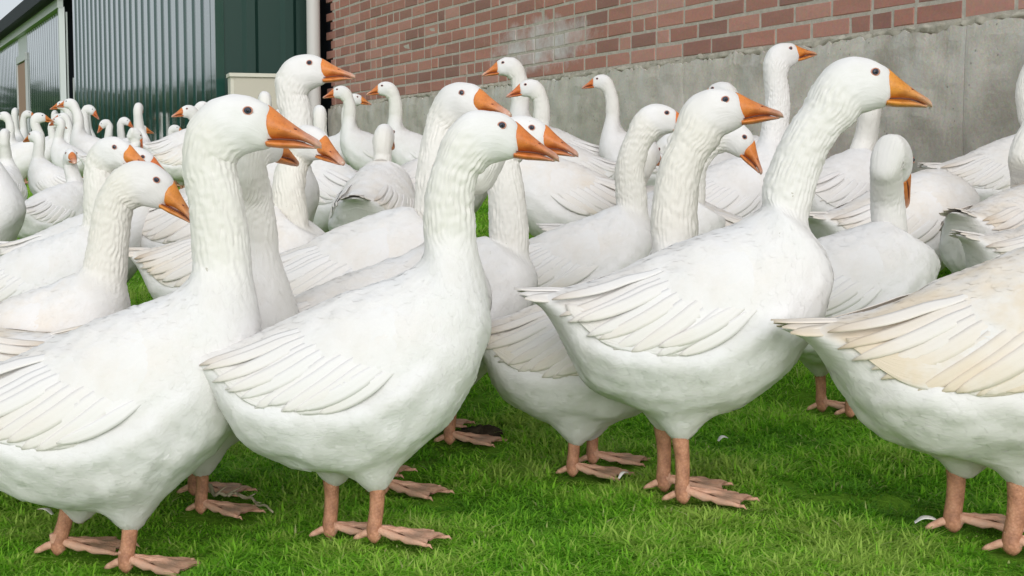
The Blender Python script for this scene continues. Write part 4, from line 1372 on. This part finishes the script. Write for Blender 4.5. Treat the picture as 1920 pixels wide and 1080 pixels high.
def build_downpipe():
    c = WALL0 + WD * wall_L(601) + WN * .12 + np.array([0, -.30, 0])
    a = (lambda r: r[0] / r[1])(ray(588, 100))
    Yp = c[1]; c = np.array([a * Yp, Yp, 0])
    root = empty('downpipe', (c[0], c[1], .4))
    tag(root, 'pale grey plastic downpipe between the green metal and the brick wall', 'pipe')
    inv = Matrix.Translation(root.location).inverted()
    v, f = tube([c + UP * z for z in np.linspace(.35, 5, 12)], [.058] * 12, 20)
    link('pipe', mesh_from('pipe', v, f, M_PVC), root, inv)
    for z in (.95, 2.9):
        v, f = tube([c + UP * (z - .06), c + UP * (z - .055), c + UP * (z + .055), c + UP * (z + .06)], [.059, .064, .064, .059], 20)
        cl = link('coupling', mesh_from('coupling', v, f, M_PVC), root, inv)
        mb = MB(); mb.box(c + UP * (z - .015) - WN * 0 + np.array([-.01, .05, 0]), np.array([.02, 0, 0]), np.array([0, .16, 0]), UP * .03)
        link('bracket', mb.mesh('bracket', M_LGREY), cl, cl.matrix_basis.inverted() @ inv)
build_downpipe()

def build_cabinet():
    Yc = Q_COR[1] - .45
    p = at(432, 137, Yc)
    wv = nrm(-WN + WD * .12) * .49
    dv = -nrm(np.cross(UP, wv)) * -1
    dv = nrm(np.cross(wv, UP)) * -.20                       # into the scene
    if dv[1] < 0: dv = -dv
    root = empty('meter_cabinet', (p[0], p[1], .45))
    tag(root, 'cream metal meter cabinet standing against the dark green cladding', 'cabinet')
    inv = Matrix.Translation(root.location).inverted()
    o = np.array([p[0], p[1], 0])
    ztop = p[2]; z0 = .35
    fw = -nrm(dv)
    mb = MB(); mb.box(o + UP * z0, wv, dv, UP * (ztop - z0 - .03)); link('housing', mb.mesh('housing', M_CAB), root, inv)
    mb = MB(); mb.box(o - nrm(wv) * .012 + fw * .03 + UP * (ztop - .029), wv + nrm(wv) * .024, dv + nrm(dv) * .045, UP * .03)
    link('lid', mb.mesh('lid', M_CAB), root, inv)
    mb = MB(); mb.box(o + nrm(wv) * .028 + fw * .012 + UP * (z0 + .03), wv * (1 - .056 / .49), nrm(dv) * .010, UP * (ztop - z0 - .075))
    dr = link('door', mb.mesh('door', M_CAB2), root, inv)
    c = o + wv * .12 + fw * .013 + UP * (ztop - .235)
    v, f = tube([c, c + fw * .012], [.022, .022], 14)
    link('lock', mesh_from('lock', v, f, M_LGREY), dr, dr.matrix_basis.inverted() @ inv)
build_cabinet()

# ------------------------------------------------------------------ geese (the flock)
# front row
BUMPS += [(-.72, 2.62, -.046, .28), (-.28, 2.62, .018, .25), (.34, 2.88, .012, .3), (.85, 2.65, -.010, .3), (.13, 3.2, -.02, .3), (1.62, 4.88, .20, .30)]
g = goose
g('large white goose in the left foreground, body cut by the frame, neck held straight up', 2.64, 196, 1.08, 8, eye=(470, 209), base=(415, 500),
  mids=[(407, 390)], hp=3, hy=6, cream=.28, neckc=.55, lod=2, legs=((.055, -.055, 4), (-.055, .055, 12)), hk=1.06, rn=1.05, bill=(.45, .62))
g('white goose with upright neck facing right, whole body in the centre-left foreground, brown wing tip', 2.62, 646, 1.0, 7, eye=(937, 236), base=(842, 440),
  mids=[(843, 370)], lift=.028, cream=.2, neckc=.5, lod=2, legs=((.060, -.055, 2), (-.025, .055, 0)), bill=(.35, .55))
g('tallest white goose, right of centre, neck leaning forward past the concrete wall, yellow-orange bill', 2.92, 1282, 1.10, 4, eye=(1630, 137), base=(1466, 400),
  mids=[(1486, 330), (1515, 262)], hp=3, hk=1.05, rn=1.0, lift=.055, cream=.22, neckc=.35, lod=2, legs=((-.02, -.05, -4), (-.035, .05, -3)), bill=(.95, .75))
g('cream-stained goose cut off by the right edge in the foreground, legs and tail in view', 2.68, 1862, 1.17, 2, eye_l=(.29, 0, .78), cream=1.0, sx=1.14, lift=.035, lod=2,
  legs=((.016, -.05, 2), (-.042, .05, 0)), bp=2)
# second row
g('goose with level head between the two big centre birds, feet close together', 3.22, 1098, 1.0, 0, eye=(1355, 188), base=(1263, 455),
  mids=[(1265, 390), (1278, 310)], hp=15, hk=1.1, rn=1.1, cream=.5, neckc=.75, lod=2, legs=((-.03, -.045, 0), (.01, .045, -4)), bill=(.5, .72))
g('white goose just behind the upright centre bird, its bill overlapping the other bill', 3.52, 795, 1.03, 6, eye=(1000, 240), base=(953, 470), mids=[(950, 370)],
  hy=14, hp=-2, cream=.3, neckc=.6, lod=2, legs=((.06, -.05, 0), (.0, .05, 3)), bill=(.4, .5))
g('goose with long neck curving up left of the centre bird, head turned towards us', 3.82, 665, 1.12, 0, eye=(880, 175), base=(815, 430), mids=[(815, 340)],
  hy=32, hp=4, cream=.35, lod=2, neckc=.6, bill=(.5, .62))
g('white goose whose head is hidden by the centre bird, only nape and back showing', 3.12, 668, 1.1, 0, eye=(880, 268), hy=-150, base=(842, 445), mids=[(842, 350)],
  hk=.76, rn=.9, cream=.45, lod=2)
g('cream-necked goose at left bowing its bright orange bill down towards the tall neck', 3.2, 42, .90, 0, eye=(300, 337), base=(196, 520), mids=[(203, 460)],
  hp=-22, hk=1.1, rn=1.08, cream=.5, neckc=.8, lod=2, bill=(.75, .72))
g('cream goose facing left at the left edge, dark-shaded tail pointing right', 2.98, -62, .90, 180, eye_l=(.30, 0, .55), cream=.9, lod=1, bp=-12)
g('goose with low head half hidden behind the big left bird, neck pale and smooth', 2.97, 338, .95, 0, eye=(505, 258), base=(478, 465), mids=[(474, 380)],
  hy=-58, hp=-4, hk=.85, cream=.7, lod=2, neckc=.5, bill=(.5, .45), legs=((.06, -.055, 0), (.02, .055, 0)))
g('white goose with bowed head turned away, breast to the right, orange legs on the grass', 3.68, 1553, 1.02, 0, eye=(1688, 300), base=(1668, 455), mids=[(1664, 380)],
  hy=-56, hp=-44, hk=1.0, rn=.92, lift=.03, furrow=.45, cream=.2, neckc=.3, lod=2, legs=((.045, -.05, 0), (-.02, .05, -6)), bill=(.5, .4))
g('goose at left behind the bowing bird, bright orange bill level over its head', 4.02, 66, .88, 0, eye=(227, 276), base=(188, 430), mids=[(186, 370)],
  hk=1.08, rn=1.08, hp=-4, hy=20, cream=.2, lod=2, neckc=.7, bill=(.6, .7))
g('goose mostly hidden, only cap and reddish bill tip showing past the orange bill at left', 4.42, 140, .86, 0, eye=(272, 294), hp=-12, cream=.2, lod=1, bill=(.1, .45))
g('white goose with head high above the big left bird, bill against the brick wall', 4.5, 416, 1.14, 0, eye=(583, 119), base=(548, 300), mids=[(556, 215)],
  hp=12, hk=1.0, cream=.45, lod=2, neckc=.35, bill=(.5, .72))
g('cream-necked goose looking towards us from behind the big orange bill at left', 4.06, 438, 1.02, 0, eye=(594, 256), base=(545, 420), mids=[(541, 350)],
  hy=38, hp=-8, cream=.6, neckc=.9, lod=2, bill=(.5, .45))
g('goose with furrowed neck, bill hidden behind the level orange-billed head right of centre', 4.15, 1060, .94, 0, eye=(1248, 212), base=(1184, 390), mids=[(1182, 310)],
  hp=0, hk=.98, cream=.3, neckc=.75, lod=2, bill=(.2, .55))
g('goose facing left behind the centre necks, folded wing towards us', 5.25, 1078, 1.0, 180, eye=(952, 268), cream=.45, lod=1)
g('goose dipping its orange bill steeply between two necks right of centre', 4.5, 1195, 1.0, 0, eye=(1397, 257), base=(1290, 395), mids=[(1305, 300)], hp=-36, hy=12,
  hk=1.0, cream=.25, lod=2, bill=(.45, .6))
g('white goose facing left, rump with a brown-edged feather, seen between two necks', 4.85, 1300, .86, 180, eye_l=(.17, 0, .62), hy=-115, cream=.5, lod=1)
g('white goose with scalloped wing behind the dipping orange bill', 5.75, 1392, 1.0, 180, eye=(1272, 262), hy=150, hk=.9, cream=.15, lod=1)
g('alert goose with head lifted against the concrete, bill pointing up to the right', 5.25, 1345, 1.02, 18, eye=(1474, 92), base=(1447, 270), mids=[(1458, 185)],
  hp=22, hk=.98, cream=.2, lod=2, neckc=.2, bill=(.6, .7))
g('goose head seen from behind above the level orange bill, in front of concrete', 6.2, 1445, 1.0, 142, eye=(1343, 166), cream=.15, lod=1)
g('sliver of a goose face with red bill between the lifted head and the tallest bird', 6.5, 1432, .92, 0, eye=(1488, 150), cream=.1, lod=1, bill=(.1, .4))
g('goose with slanting neck whose head is hidden by the tallest bird', 5.1, 1566, .98, 38, eye=(1636, 158), base=(1596, 335), mids=[(1622, 265)], hy=-35, cream=.15, lod=1)
g('goose with cream tail feathers behind the bowed head, neck stretched low to the right', 4.5, 1662, 1.0, 20, eye_l=(.26, .27, .33), mids_l=[(.25, .12, .38)], base_l=(.20, .02, .41), hp=-30, hy=-70, cream=.45, lod=1)
g('goose near the concrete at right, neck running up the right edge of the frame', 4.85, 1859, .82, 6, eye=(1992, 66), base=(1936, 245), mids=[(1926, 165)], cream=.3, lod=2)
g('goose at right seen from behind with dark-flecked raised tail', 4.16, 1880, .92, 40, eye=(1965, 205), base=(1915, 320), mids=[(1922, 280)], bp=-7, lift=.10, cream=.6, lod=2)
g('goose at the right edge with raised pale tail below the dark-flecked one', 3.82, 1962, .92, 10, eye_l=(.30, 0, .66), bp=-8, lift=.10, cream=.45, lod=2)
# by the wall
g('goose looking left with orange bill before the pale lime patch on the bricks', 7.25, None, .98, 180, eye=(943, 118), hp=-2, cream=.2, lod=1, bill=(.4, .66))
g('goose looking left with salmon bill, just below the pale lime patch', 6.75, None, .98, 180, eye=(985, 159), hp=-3, cream=.2, lod=1, bill=(.2, .62))
g('slender goose looking left, alone against the bare concrete', 7.1, None, .86, 168, eye=(1121, 148), hk=.84, rn=.82, cream=.1, lod=1, bill=(.2, .5))
g('goose looking left at the foot of the brick wall, third from the pipe', 8.6, None, 1.0, 180, eye=(717, 161), cream=.15, lod=1, bill=(.4, .55))
g('small goose looking left beside the foot of the grey pipe', 9.2, None, .93, 180, eye=(633, 168), cream=.15, lod=1, bill=(.3, .5))
g('small goose looking right between two left-looking ones near the pipe', 9.9, None, .92, 0, eye=(671, 182), cream=.1, lod=1, bill=(.6, .55))
g('goose facing away, narrow back of neck above the cream back in the middle', 5.3, 700, .92, 82, eye_l=(.25, 0, .60), mids_l=[(.18, 0, .50)], base_l=(.16, 0, .45), hp=-5, rn=.85, cream=.35, lod=1, neckc=.6)
g('white goose with tail to the right beside the back-turned narrow neck', 5.6, 615, .98, 142, eye_l=(.27, 0, .60), cream=.2, lod=1)
g('pale goose facing away behind the high head near the pipe', 6.2, 600, 1.0, 96, eye_l=(.25, 0, .76), top=193, cream=.15, lod=1)
g('goose with its nape showing just left of the high head near the pipe', 6.6, 500, 1.0, 100, eye_l=(.27, 0, .76), top=166, cream=.15, lod=1)
g('goose with folded wing behind the long curving neck left of centre', 5.7, 800, 1.0, 0, eye_l=(.30, 0, .58), cream=.3, lod=1)
g('white goose at the left edge, only its breast seen below the far flock', 4.75, -98, 1.0, 0, eye_l=(.02, 0, .74), mids_l=[(.07, 0, .61)], base_l=(.12, 0, .53), hy=160, cream=.1, lod=1)

# far flock by the sheds
FARG = 'geese of the far flock by the metal barn'
def fg(label, Y, cx, hd, eye=None, k=.95, hp=0, hy=0, el=None, cream=.15, lod=0, ml=None, top=None, ex=.285):
    if eye is not None and abs(hy) < 90: cx = None
    goose(label, Y, cx, k, hd, top=top, ex=ex, eye=eye, eye_l=el, mids_l=ml, hp=hp, hy=hy, cream=cream, neckc=.2, lod=lod, group=FARG, bill=(random.uniform(0, .5), .4))
UPE = (.27, 0, .74)
fg('far goose looking right in front of the brown shed door', 18.5, 36, 0, (56, 211), hp=-6)
fg('far goose facing away just left of the brown shed door', 16.0, 24, 96, top=200, el=(.25, 0, .80))
fg('far goose at the left edge with tall straight neck facing left', 12.0, 38, 180, (3, 214))
fg('far goose with only its crown showing between the door and the dark gap', 17.5, 96, 90, top=205, el=(.25, 0, .80))
fg('far goose looking left just before the dark gap, pinkish bill', 15.0, 140, 180, (113, 194), k=1.0)
fg('far goose looking left below the tall one at the dark gap', 13.0, 148, 180, (114, 216))
fg('far goose in profile looking right with a red-orange bill, in front of the shed', 12.0, 70, 0, (109, 229), k=1.0, hp=-6)
fg('tallest goose of the far flock, looking left at the dark gap', 11.6, 168, 172, (127, 190), k=1.08, hp=5)
fg('far goose with crown turned away just right of the tallest far one', 14.5, 158, 92, top=197, el=(.26, 0, .78))
fg('far goose looking down to the right before the dark green sheet', 13.4, 150, 0, (175, 205), hp=-32)
fg('far goose bending its head down to the left before the dark green sheet', 12.8, 224, 180, (190, 232), k=.95, hp=-38, hy=15)
fg('grey-shaded far goose with arched neck, bill down to the right', 13.0, 200, 0, (240, 226), k=.95, hp=-25)
fg('far goose facing away with upright club-shaped neck in front of the striped sheet', 10.4, 254, 92, top=190, el=(.23, 0, .77), k=1.0, lod=1)
fg('far goose bowing its head in front of the upright club-shaped neck', 9.6, 240, 0, (262, 254), k=.9, hp=-50, hy=-30, lod=1)
fg('grey-shaded far goose looking right before the striped sheet', 12.8, 290, 0, (333, 239), k=.95, hp=-10)
fg('far goose looking left at the right end of the striped sheet', 10.4, 336, 20, (348, 204), k=.95, hy=170, lod=1)
fg('far goose looking right over its neighbour at the end of the striped sheet', 11.4, 352, 0, (386, 196), k=1.0, hp=-3, lod=1)
fg('far goose whose crown just shows behind the big left neck', 11.0, 398, 90, top=198, el=(.25, 0, .76), k=1.0)
fg('goose at far left turning its bill to the left, rounded rump towards us', 5.7, 88, 62, el=(.22, 0, .66), k=.80, hy=125, lod=1, top=277)
fg('far goose at the left edge with arched nape', 6.6, 6, 100, top=258, el=(.22, 0, .74), k=1.0, lod=1)
fg('far goose with its tail towards us, pointing right, low in the flock', 6.9, 112, 150, top=288, el=(.28, 0, .70), k=1.0, lod=1)
fg('far goose with folded wing behind the red-billed profile', 11.2, 140, 150, top=218, el=(.24, 0, .72), k=1.0)
fg('far goose with cream-tipped tail to the left, under the striped sheet', 9.4, 345, 12, top=212, el=(.24, 0, .66), k=1.0, cream=.5, lod=1)
fg('far goose with broad grey tail to the left, behind the cream-tipped one', 10.8, 322, 28, top=235, el=(.30, 0, .60), k=1.0, cream=.4)
fg('far goose at the back edge of the flock before the brown shed door', 15.5, 72, 20, top=212, el=(.27, 0, .72))
fg('far goose with white body low at the left edge of the flock', 10.2, 28, 20, top=210, el=(.26, 0, .70))
fg('far goose between the arched and the bowed ones', 11.8, 214, 30, top=232, el=(.3, 0, .58))

# ------------------------------------------------------------------ ground and grass
def ground_mat():
    m, n, l, b = new_mat('lawn_soil')
    geo = n.new('ShaderNodeNewGeometry')
    n1 = N(n, 'ShaderNodeTexNoise', Scale=2.0, Detail=6.0, Roughness=.65); l.new(geo.outputs['Position'], n1.inputs['Vector'])
    n2 = N(n, 'ShaderNodeTexNoise', Scale=55.0, Detail=5.0, Roughness=.7); l.new(geo.outputs['Position'], n2.inputs['Vector'])
    rr = ramp(n, [(.3, (.09, .20, .016)), (.55, (.14, .30, .024)), (.75, (.19, .38, .04))]); l.new(n2.outputs['Fac'], rr.inputs[0])
    r2 = ramp(n, [(.50, (0, 0, 0)), (.66, (1, 1, 1))]); l.new(n1.outputs['Fac'], r2.inputs[0])
    c = mixc(n, l, math_(n, l, 'MULTIPLY', r2.outputs[0], .35), rr.outputs[0], (.075, .062, .035))
    l.new(c, b.inputs['Base Color'])
    l.new(bump(n, l, n2.outputs['Fac'], .8, .02), b.inputs['Normal'])
    b.inputs['Roughness'].default_value = 1.0
    b.inputs['Specular IOR Level'].default_value = .05
    return m
xs = np.concatenate([np.linspace(-400, -12, 40), np.linspace(-11, -2, 30), np.linspace(-1.9, 1.9, 77), np.linspace(2, 11, 30), np.linspace(12, 400, 40)])
ys = np.concatenate([np.linspace(-300, 0, 30), np.linspace(.5, 2, 8), np.linspace(2.05, 5, 74), np.linspace(5.1, 14, 60), np.linspace(14.5, 60, 60), np.linspace(65, 800, 40)])
GX, GYY = np.meshgrid(xs, ys, indexing='ij')
gv = np.stack([GX, GYY, ground(GX, GYY)], -1).reshape(-1, 3)
ny = len(ys)
gf = [(i * ny + j, (i + 1) * ny + j, (i + 1) * ny + j + 1, i * ny + j + 1) for i in range(len(xs) - 1) for j in range(ny - 1)]
go = link('ground', mesh_from('ground', gv, gf, ground_mat(), True)); go['kind'] = 'structure'

def grass_mat():
    m, n, l, b = new_mat('grass_blade')
    a = n.new('ShaderNodeAttribute'); a.attribute_name = 'tone'
    h = n.new('ShaderNodeAttribute'); h.attribute_name = 'tip'
    rr = ramp(n, [(0, (.055, .22, .006)), (.35, (.14, .43, .012)), (.7, (.28, .62, .030)), (.93, (.46, .62, .13)), (1, (.58, .54, .30))])
    l.new(a.outputs['Fac'], rr.inputs[0])
    c = mixc(n, l, math_(n, l, 'MULTIPLY', h.outputs['Fac'], .35), rr.outputs[0], (.40, .62, .12))
    l.new(c, b.inputs['Base Color'])
    b.inputs['Roughness'].default_value = .55
    b.inputs['Specular IOR Level'].default_value = .15
    b.inputs['Transmission Weight'].default_value = 0
    tr = n.new('ShaderNodeBsdfTranslucent'); l.new(c, tr.inputs[0])
    mx = n.new('ShaderNodeMixShader'); mx.inputs[0].default_value = .5
    l.new(b.outputs[0], mx.inputs[1]); l.new(tr.outputs[0], mx.inputs[2])
    l.new(mx.outputs[0], n['Material Output'].inputs['Surface'])
    return m

def make_grass():
    r = np.random.default_rng(99)
    def patch(n, x0, x1, y0, y1, frustum=True):
        x = r.uniform(x0, x1, n); y = r.uniform(y0, y1, n)
        return x, y
    sets = []
    def zone(y0, y1, dens, hmin, hmax, wid, marg):
        half = (960 / FPX) * y1 + marg
        n = int(dens * 2 * half * (y1 - y0))
        x, y = patch(n, -half, half, y0, y1)
        keep = np.abs(x) < (960 / FPX) * y + marg
        x, y = x[keep], y[keep]
        sets.append((x, y, r.uniform(hmin, hmax, len(x)), wid * r.uniform(.6, 1.25, len(x))))
    zone(2.05, 2.9, 24000, .012, .034, .0044, .22)
    zone(2.05, 2.9, 26000, .008, .022, .0034, .22)
    zone(2.9, 3.7, 17000, .014, .036, .0048, .25)
    zone(2.9, 3.7, 18000, .008, .022, .0040, .25)
    zone(3.7, 5.5, 9000, .02, .045, .0042, .3)
    zone(5.5, 10.5, 2600, .02, .05, .008, .4)
    x = np.concatenate([q[0] for q in sets]); y = np.concatenate([q[1] for q in sets])
    h = np.concatenate([q[2] for q in sets]); w = np.concatenate([q[3] for q in sets])
    # clumps: height, colour and lean vary together over the lawn; some thin worn spots
    cl = SineNoise(61, 2.2, 14, 2)(np.stack([x, y], -1)); cl2 = SineNoise(62, 7.5, 14, 2)(np.stack([x, y], -1))
    cl3 = SineNoise(63, 1.1, 10, 2)(np.stack([x, y], -1))
    keep = (cl + .6 * cl2 + r.normal(0, .5, len(x))) > -2.6
    # bare trodden spots
    for (bx, by, br) in ((-.085, 3.35, .05), (.98, 2.52, .03), (.33, 2.50, .03), (.65, 2.9, .03)):
        q = ((x - bx) / br) ** 2 + ((y - by) / br) ** 2
        keep &= ~((q < 1) & (r.random(len(x)) < .6))
    wall_d = (x - WALL0[0]) * WN[0] + (y - WALL0[1]) * WN[1]
    keep &= wall_d > .08
    x, y, h, w, cl, cl2, cl3 = [q[keep] for q in (x, y, h, w, cl, cl2, cl3)]
    h = h * (1 + .22 * np.clip(cl, -1.5, 1.5) + .15 * np.clip(cl2, -1.5, 1.5))
    for fx, fy, fa, fk in FEET:
        dx, dy = x - fx, y - fy
        m_ = (np.abs(dx) < .2) & (np.abs(dy) < .2)
        if not m_.any(): continue
        u = dx * math.cos(fa) + dy * math.sin(fa); v = -dx * math.sin(fa) + dy * math.cos(fa)
        inn = m_ & (u > -.04 * fk) & (u < .125 * fk) & (np.abs(v) < (.022 + .46 * np.clip(u, 0, 1)) * fk)
        h[inn] *= .22
        fr = m_ & ~inn & (u > -.05 * fk) & (u < .16 * fk) & (np.abs(v) < .09 * fk)
        h[fr] *= .6
    n = len(x)
    ang = r.uniform(0, 2 * math.pi, n) + .6 * cl
    lean = np.clip(r.normal(1.35, .55, n), .05, 2.4)
    tone = np.clip(.62 + .15 * cl + .10 * cl2 + .14 * cl3 + r.normal(0, .20, n), 0, .92)
    dry = r.random(n) < .035
    tone[dry] = r.uniform(.9, 1.0, dry.sum())
    z = ground(x, y) - .002
    d = np.stack([np.cos(ang), np.sin(ang), 0 * ang], 1); s = np.stack([-np.sin(ang), np.cos(ang), 0 * ang], 1)
    P0 = np.stack([x, y, z], 1)
    up = np.array([0, 0, 1.0])
    def pt(t, k):
        return P0 + d * (h * lean * (t ** 1.7))[:, None] + up * (h * (t - .28 * lean * t ** 2))[:, None] + s * (k * w * .5)[:, None]
    V = np.stack([pt(0, -1), pt(0, 1), pt(.5, -.85), pt(.5, .85), pt(1, 0)], 1).reshape(-1, 3)
    me = bpy.data.meshes.new('grass')
    base = np.arange(n) * 5
    nl = n * 10                                            # tris: (0,1,3) (0,3,2) (2,3,4)
    tri = np.stack([base, base + 1, base + 3, base, base + 3, base + 2, base + 2, base + 3, base + 4], 1).reshape(-1)
    me.vertices.add(n * 5); me.vertices.foreach_set('co', V.reshape(-1).astype(np.float32))
    me.loops.add(len(tri)); me.loops.foreach_set('vertex_index', tri.astype(np.int32))
    me.polygons.add(n * 3); me.polygons.foreach_set('loop_start', (np.arange(n * 3) * 3).astype(np.int32))
    me.update(calc_edges=True)
    a = me.attributes.new('tone', 'FLOAT', 'POINT'); a.data.foreach_set('value', np.repeat(tone, 5).astype(np.float32))
    a = me.attributes.new('tip', 'FLOAT', 'POINT'); a.data.foreach_set('value', np.tile([0, 0, .4, .4, 1.0], n).astype(np.float32))
    me.materials.append(grass_mat())
    o = link('grass', me); o['kind'] = 'stuff'; o['label'] = 'short green lawn grass under the geese'; o['category'] = 'grass'
    print('grass blades', n)
make_grass()

# ------------------------------------------------------------------ small things on the lawn
def on_ground(px, py):
    r = ray(px, py)
    lo, hi = 1.0, 30.0
    for _ in range(50):
        m = (lo + hi) / 2
        p = CAM + r * (m / r[1])
        if p[2] > ground(p[0], p[1]): lo = m
        else: hi = m
    return p
def shed_feather(px, py, ang, ln, wd, label, c=(.3, 0, .1, 1), z=.018):
    p = on_ground(px, py)
    s = np.linspace(0, 1, 10)
    P = np.stack([ln * (s - .5), .12 * ln * np.sin(s * 2.2), .01 + .006 * np.sin(s * math.pi)], 1)
    v, f, a = feather_strip(P, np.tile([0, 0, 1.0], (10, 1)), wd, .003, 5, 2.0, .0012)
    o = link('fallen_feather', mesh_from('fallen_feather', v, f, M_FE, True, a))
    o.location = (p[0], p[1], p[2] + z); o.rotation_euler = (R(10), R(-6), R(ang)); o.color = c
    tag(o, label, 'feather', 'moulted feathers lying on the grass')
shed_feather(1736, 1004, -20, .042, .008, 'small white moulted feather on the grass near the right edge')
shed_feather(1356, 846, 10, .026, .006, 'tiny pale feather on the grass behind the tallest bird')
shed_feather(85, 986, 160, .035, .011, 'dark brown-white feather on the grass at far left', (.8, 0, 1, 1))
shed_feather(1170, 916, 40, .034, .004, 'grey-white feather on the grass in front of the centre feet', (.5, 0, .3, 1))
M_TWIG = plain('dry_stem', (.34, .30, .20), .8)
def twig():
    pts = [(393, 938), (405, 955), (430, 955), (462, 960), (486, 974), (512, 986)]
    P = np.array([on_ground(*q) + UP * .032 for q in pts])
    P = hermite(np.arange(6.), P, np.linspace(0, 5, 24)); P[:, 2] += .004 * np.sin(np.arange(24) * 1.3)
    v, f = tube(P, np.linspace(.0045, .0022, 24), 7)
    mb = MB(); mb.add(v, f)
    for i in (4, 8, 11, 14, 17):
        q = P[i]; dd = nrm(P[i + 2] - P[i]) + np.array([.2, -.5 if i % 2 else .5, .3])
        v, f = tube([q, q + dd * .012, q + dd * .026], [.0025, .002, .0006], 5); mb.add(v, f)
    o = link('dry_stem', mb.mesh('dry_stem', M_TWIG, True))
    tag(o, 'dry twisted straw stem lying on the grass between two foreground geese', 'straw')
twig()
M_CLOD = mortar_mat('dark_soil', (.02, .016, .010), (.06, .048, .032), 60)
def clod():
    p = on_ground(900, 822)
    nz = SineNoise(71, 16); nz2 = SineNoise(72, 50)
    V, F = [], []
    for i in range(9):
        t = i / 8 * math.pi / 2
        for j in range(22):
            a = j / 22 * 2 * math.pi
            q = np.array([math.cos(a) * math.cos(t), math.sin(a) * math.cos(t), math.sin(t)])
            rr = 1 + .22 * float(nz(q * .05)) + .12 * float(nz2(q * .05))
            V.append(q * rr * np.array([.050, .035, .030]))
    for i in range(8):
        for j in range(22):
            F.append((i * 22 + j, i * 22 + (j + 1) % 22, (i + 1) * 22 + (j + 1) % 22, (i + 1) * 22 + j))
    o = link('soil_clod', mesh_from('soil_clod', V, F, M_CLOD)); o.location = (p[0], p[1], p[2] - .002)
    tag(o, 'dark clod of soil in the grass behind the centre goose', 'clod')
clod()

# ------------------------------------------------------------------ far trees to the left, seen only mirrored in the sheet metal
def far_wood():
    m, n, l, b = new_mat('far_foliage')
    geo = n.new('ShaderNodeNewGeometry')
    n1 = N(n, 'ShaderNodeTexNoise', Scale=.5, Detail=5.0); l.new(geo.outputs['Position'], n1.inputs['Vector'])
    rr = ramp(n, [(.3, (.03, .055, .025)), (.7, (.07, .11, .045))]); l.new(n1.outputs['Fac'], rr.inputs[0])
    l.new(rr.outputs[0], b.inputs['Base Color']); b.inputs['Roughness'].default_value = .9
    r = np.random.default_rng(5)
    V, F, nv = [], [], 0
    th = np.linspace(R(96), R(205), 130)                    # a belt round the left side of the farm, outside the view
    for t in th:
        Rr = 95 + 12 * math.sin(t * 5)
        hh = 6.5 + 1.3 * math.sin(t * 9) + .8 * math.sin(t * 23 + 1) + r.uniform(-.4, .4)
        c = np.array([math.cos(t) * Rr - 12, math.sin(t) * Rr + 10, 0])
        if c[1] > 1 and c[0] / c[1] > -.52: continue
        for _ in range(130):
            q = r.normal(size=3); q /= np.linalg.norm(q)
            p = c + q * np.array([3.5, 3.5, hh / 2]) * r.uniform(.7, 1.05) + UP * (hh / 2 + .3)
            a = r.normal(size=(3, 3)) * np.array([1, 1, .7]) * .9
            V += [p + a[0], p + a[1], p + a[2]]; F.append((nv, nv + 1, nv + 2)); nv += 3
    o = link('far_wood', mesh_from('far_wood', V, F, m, False)); o['kind'] = 'stuff'
    o['label'] = 'far belt of trees mirrored in the sheet metal'; o['category'] = 'wood'
far_wood()
print('tris', sum(sum(len(p.vertices) - 2 for p in m.polygons) for m in bpy.data.meshes))
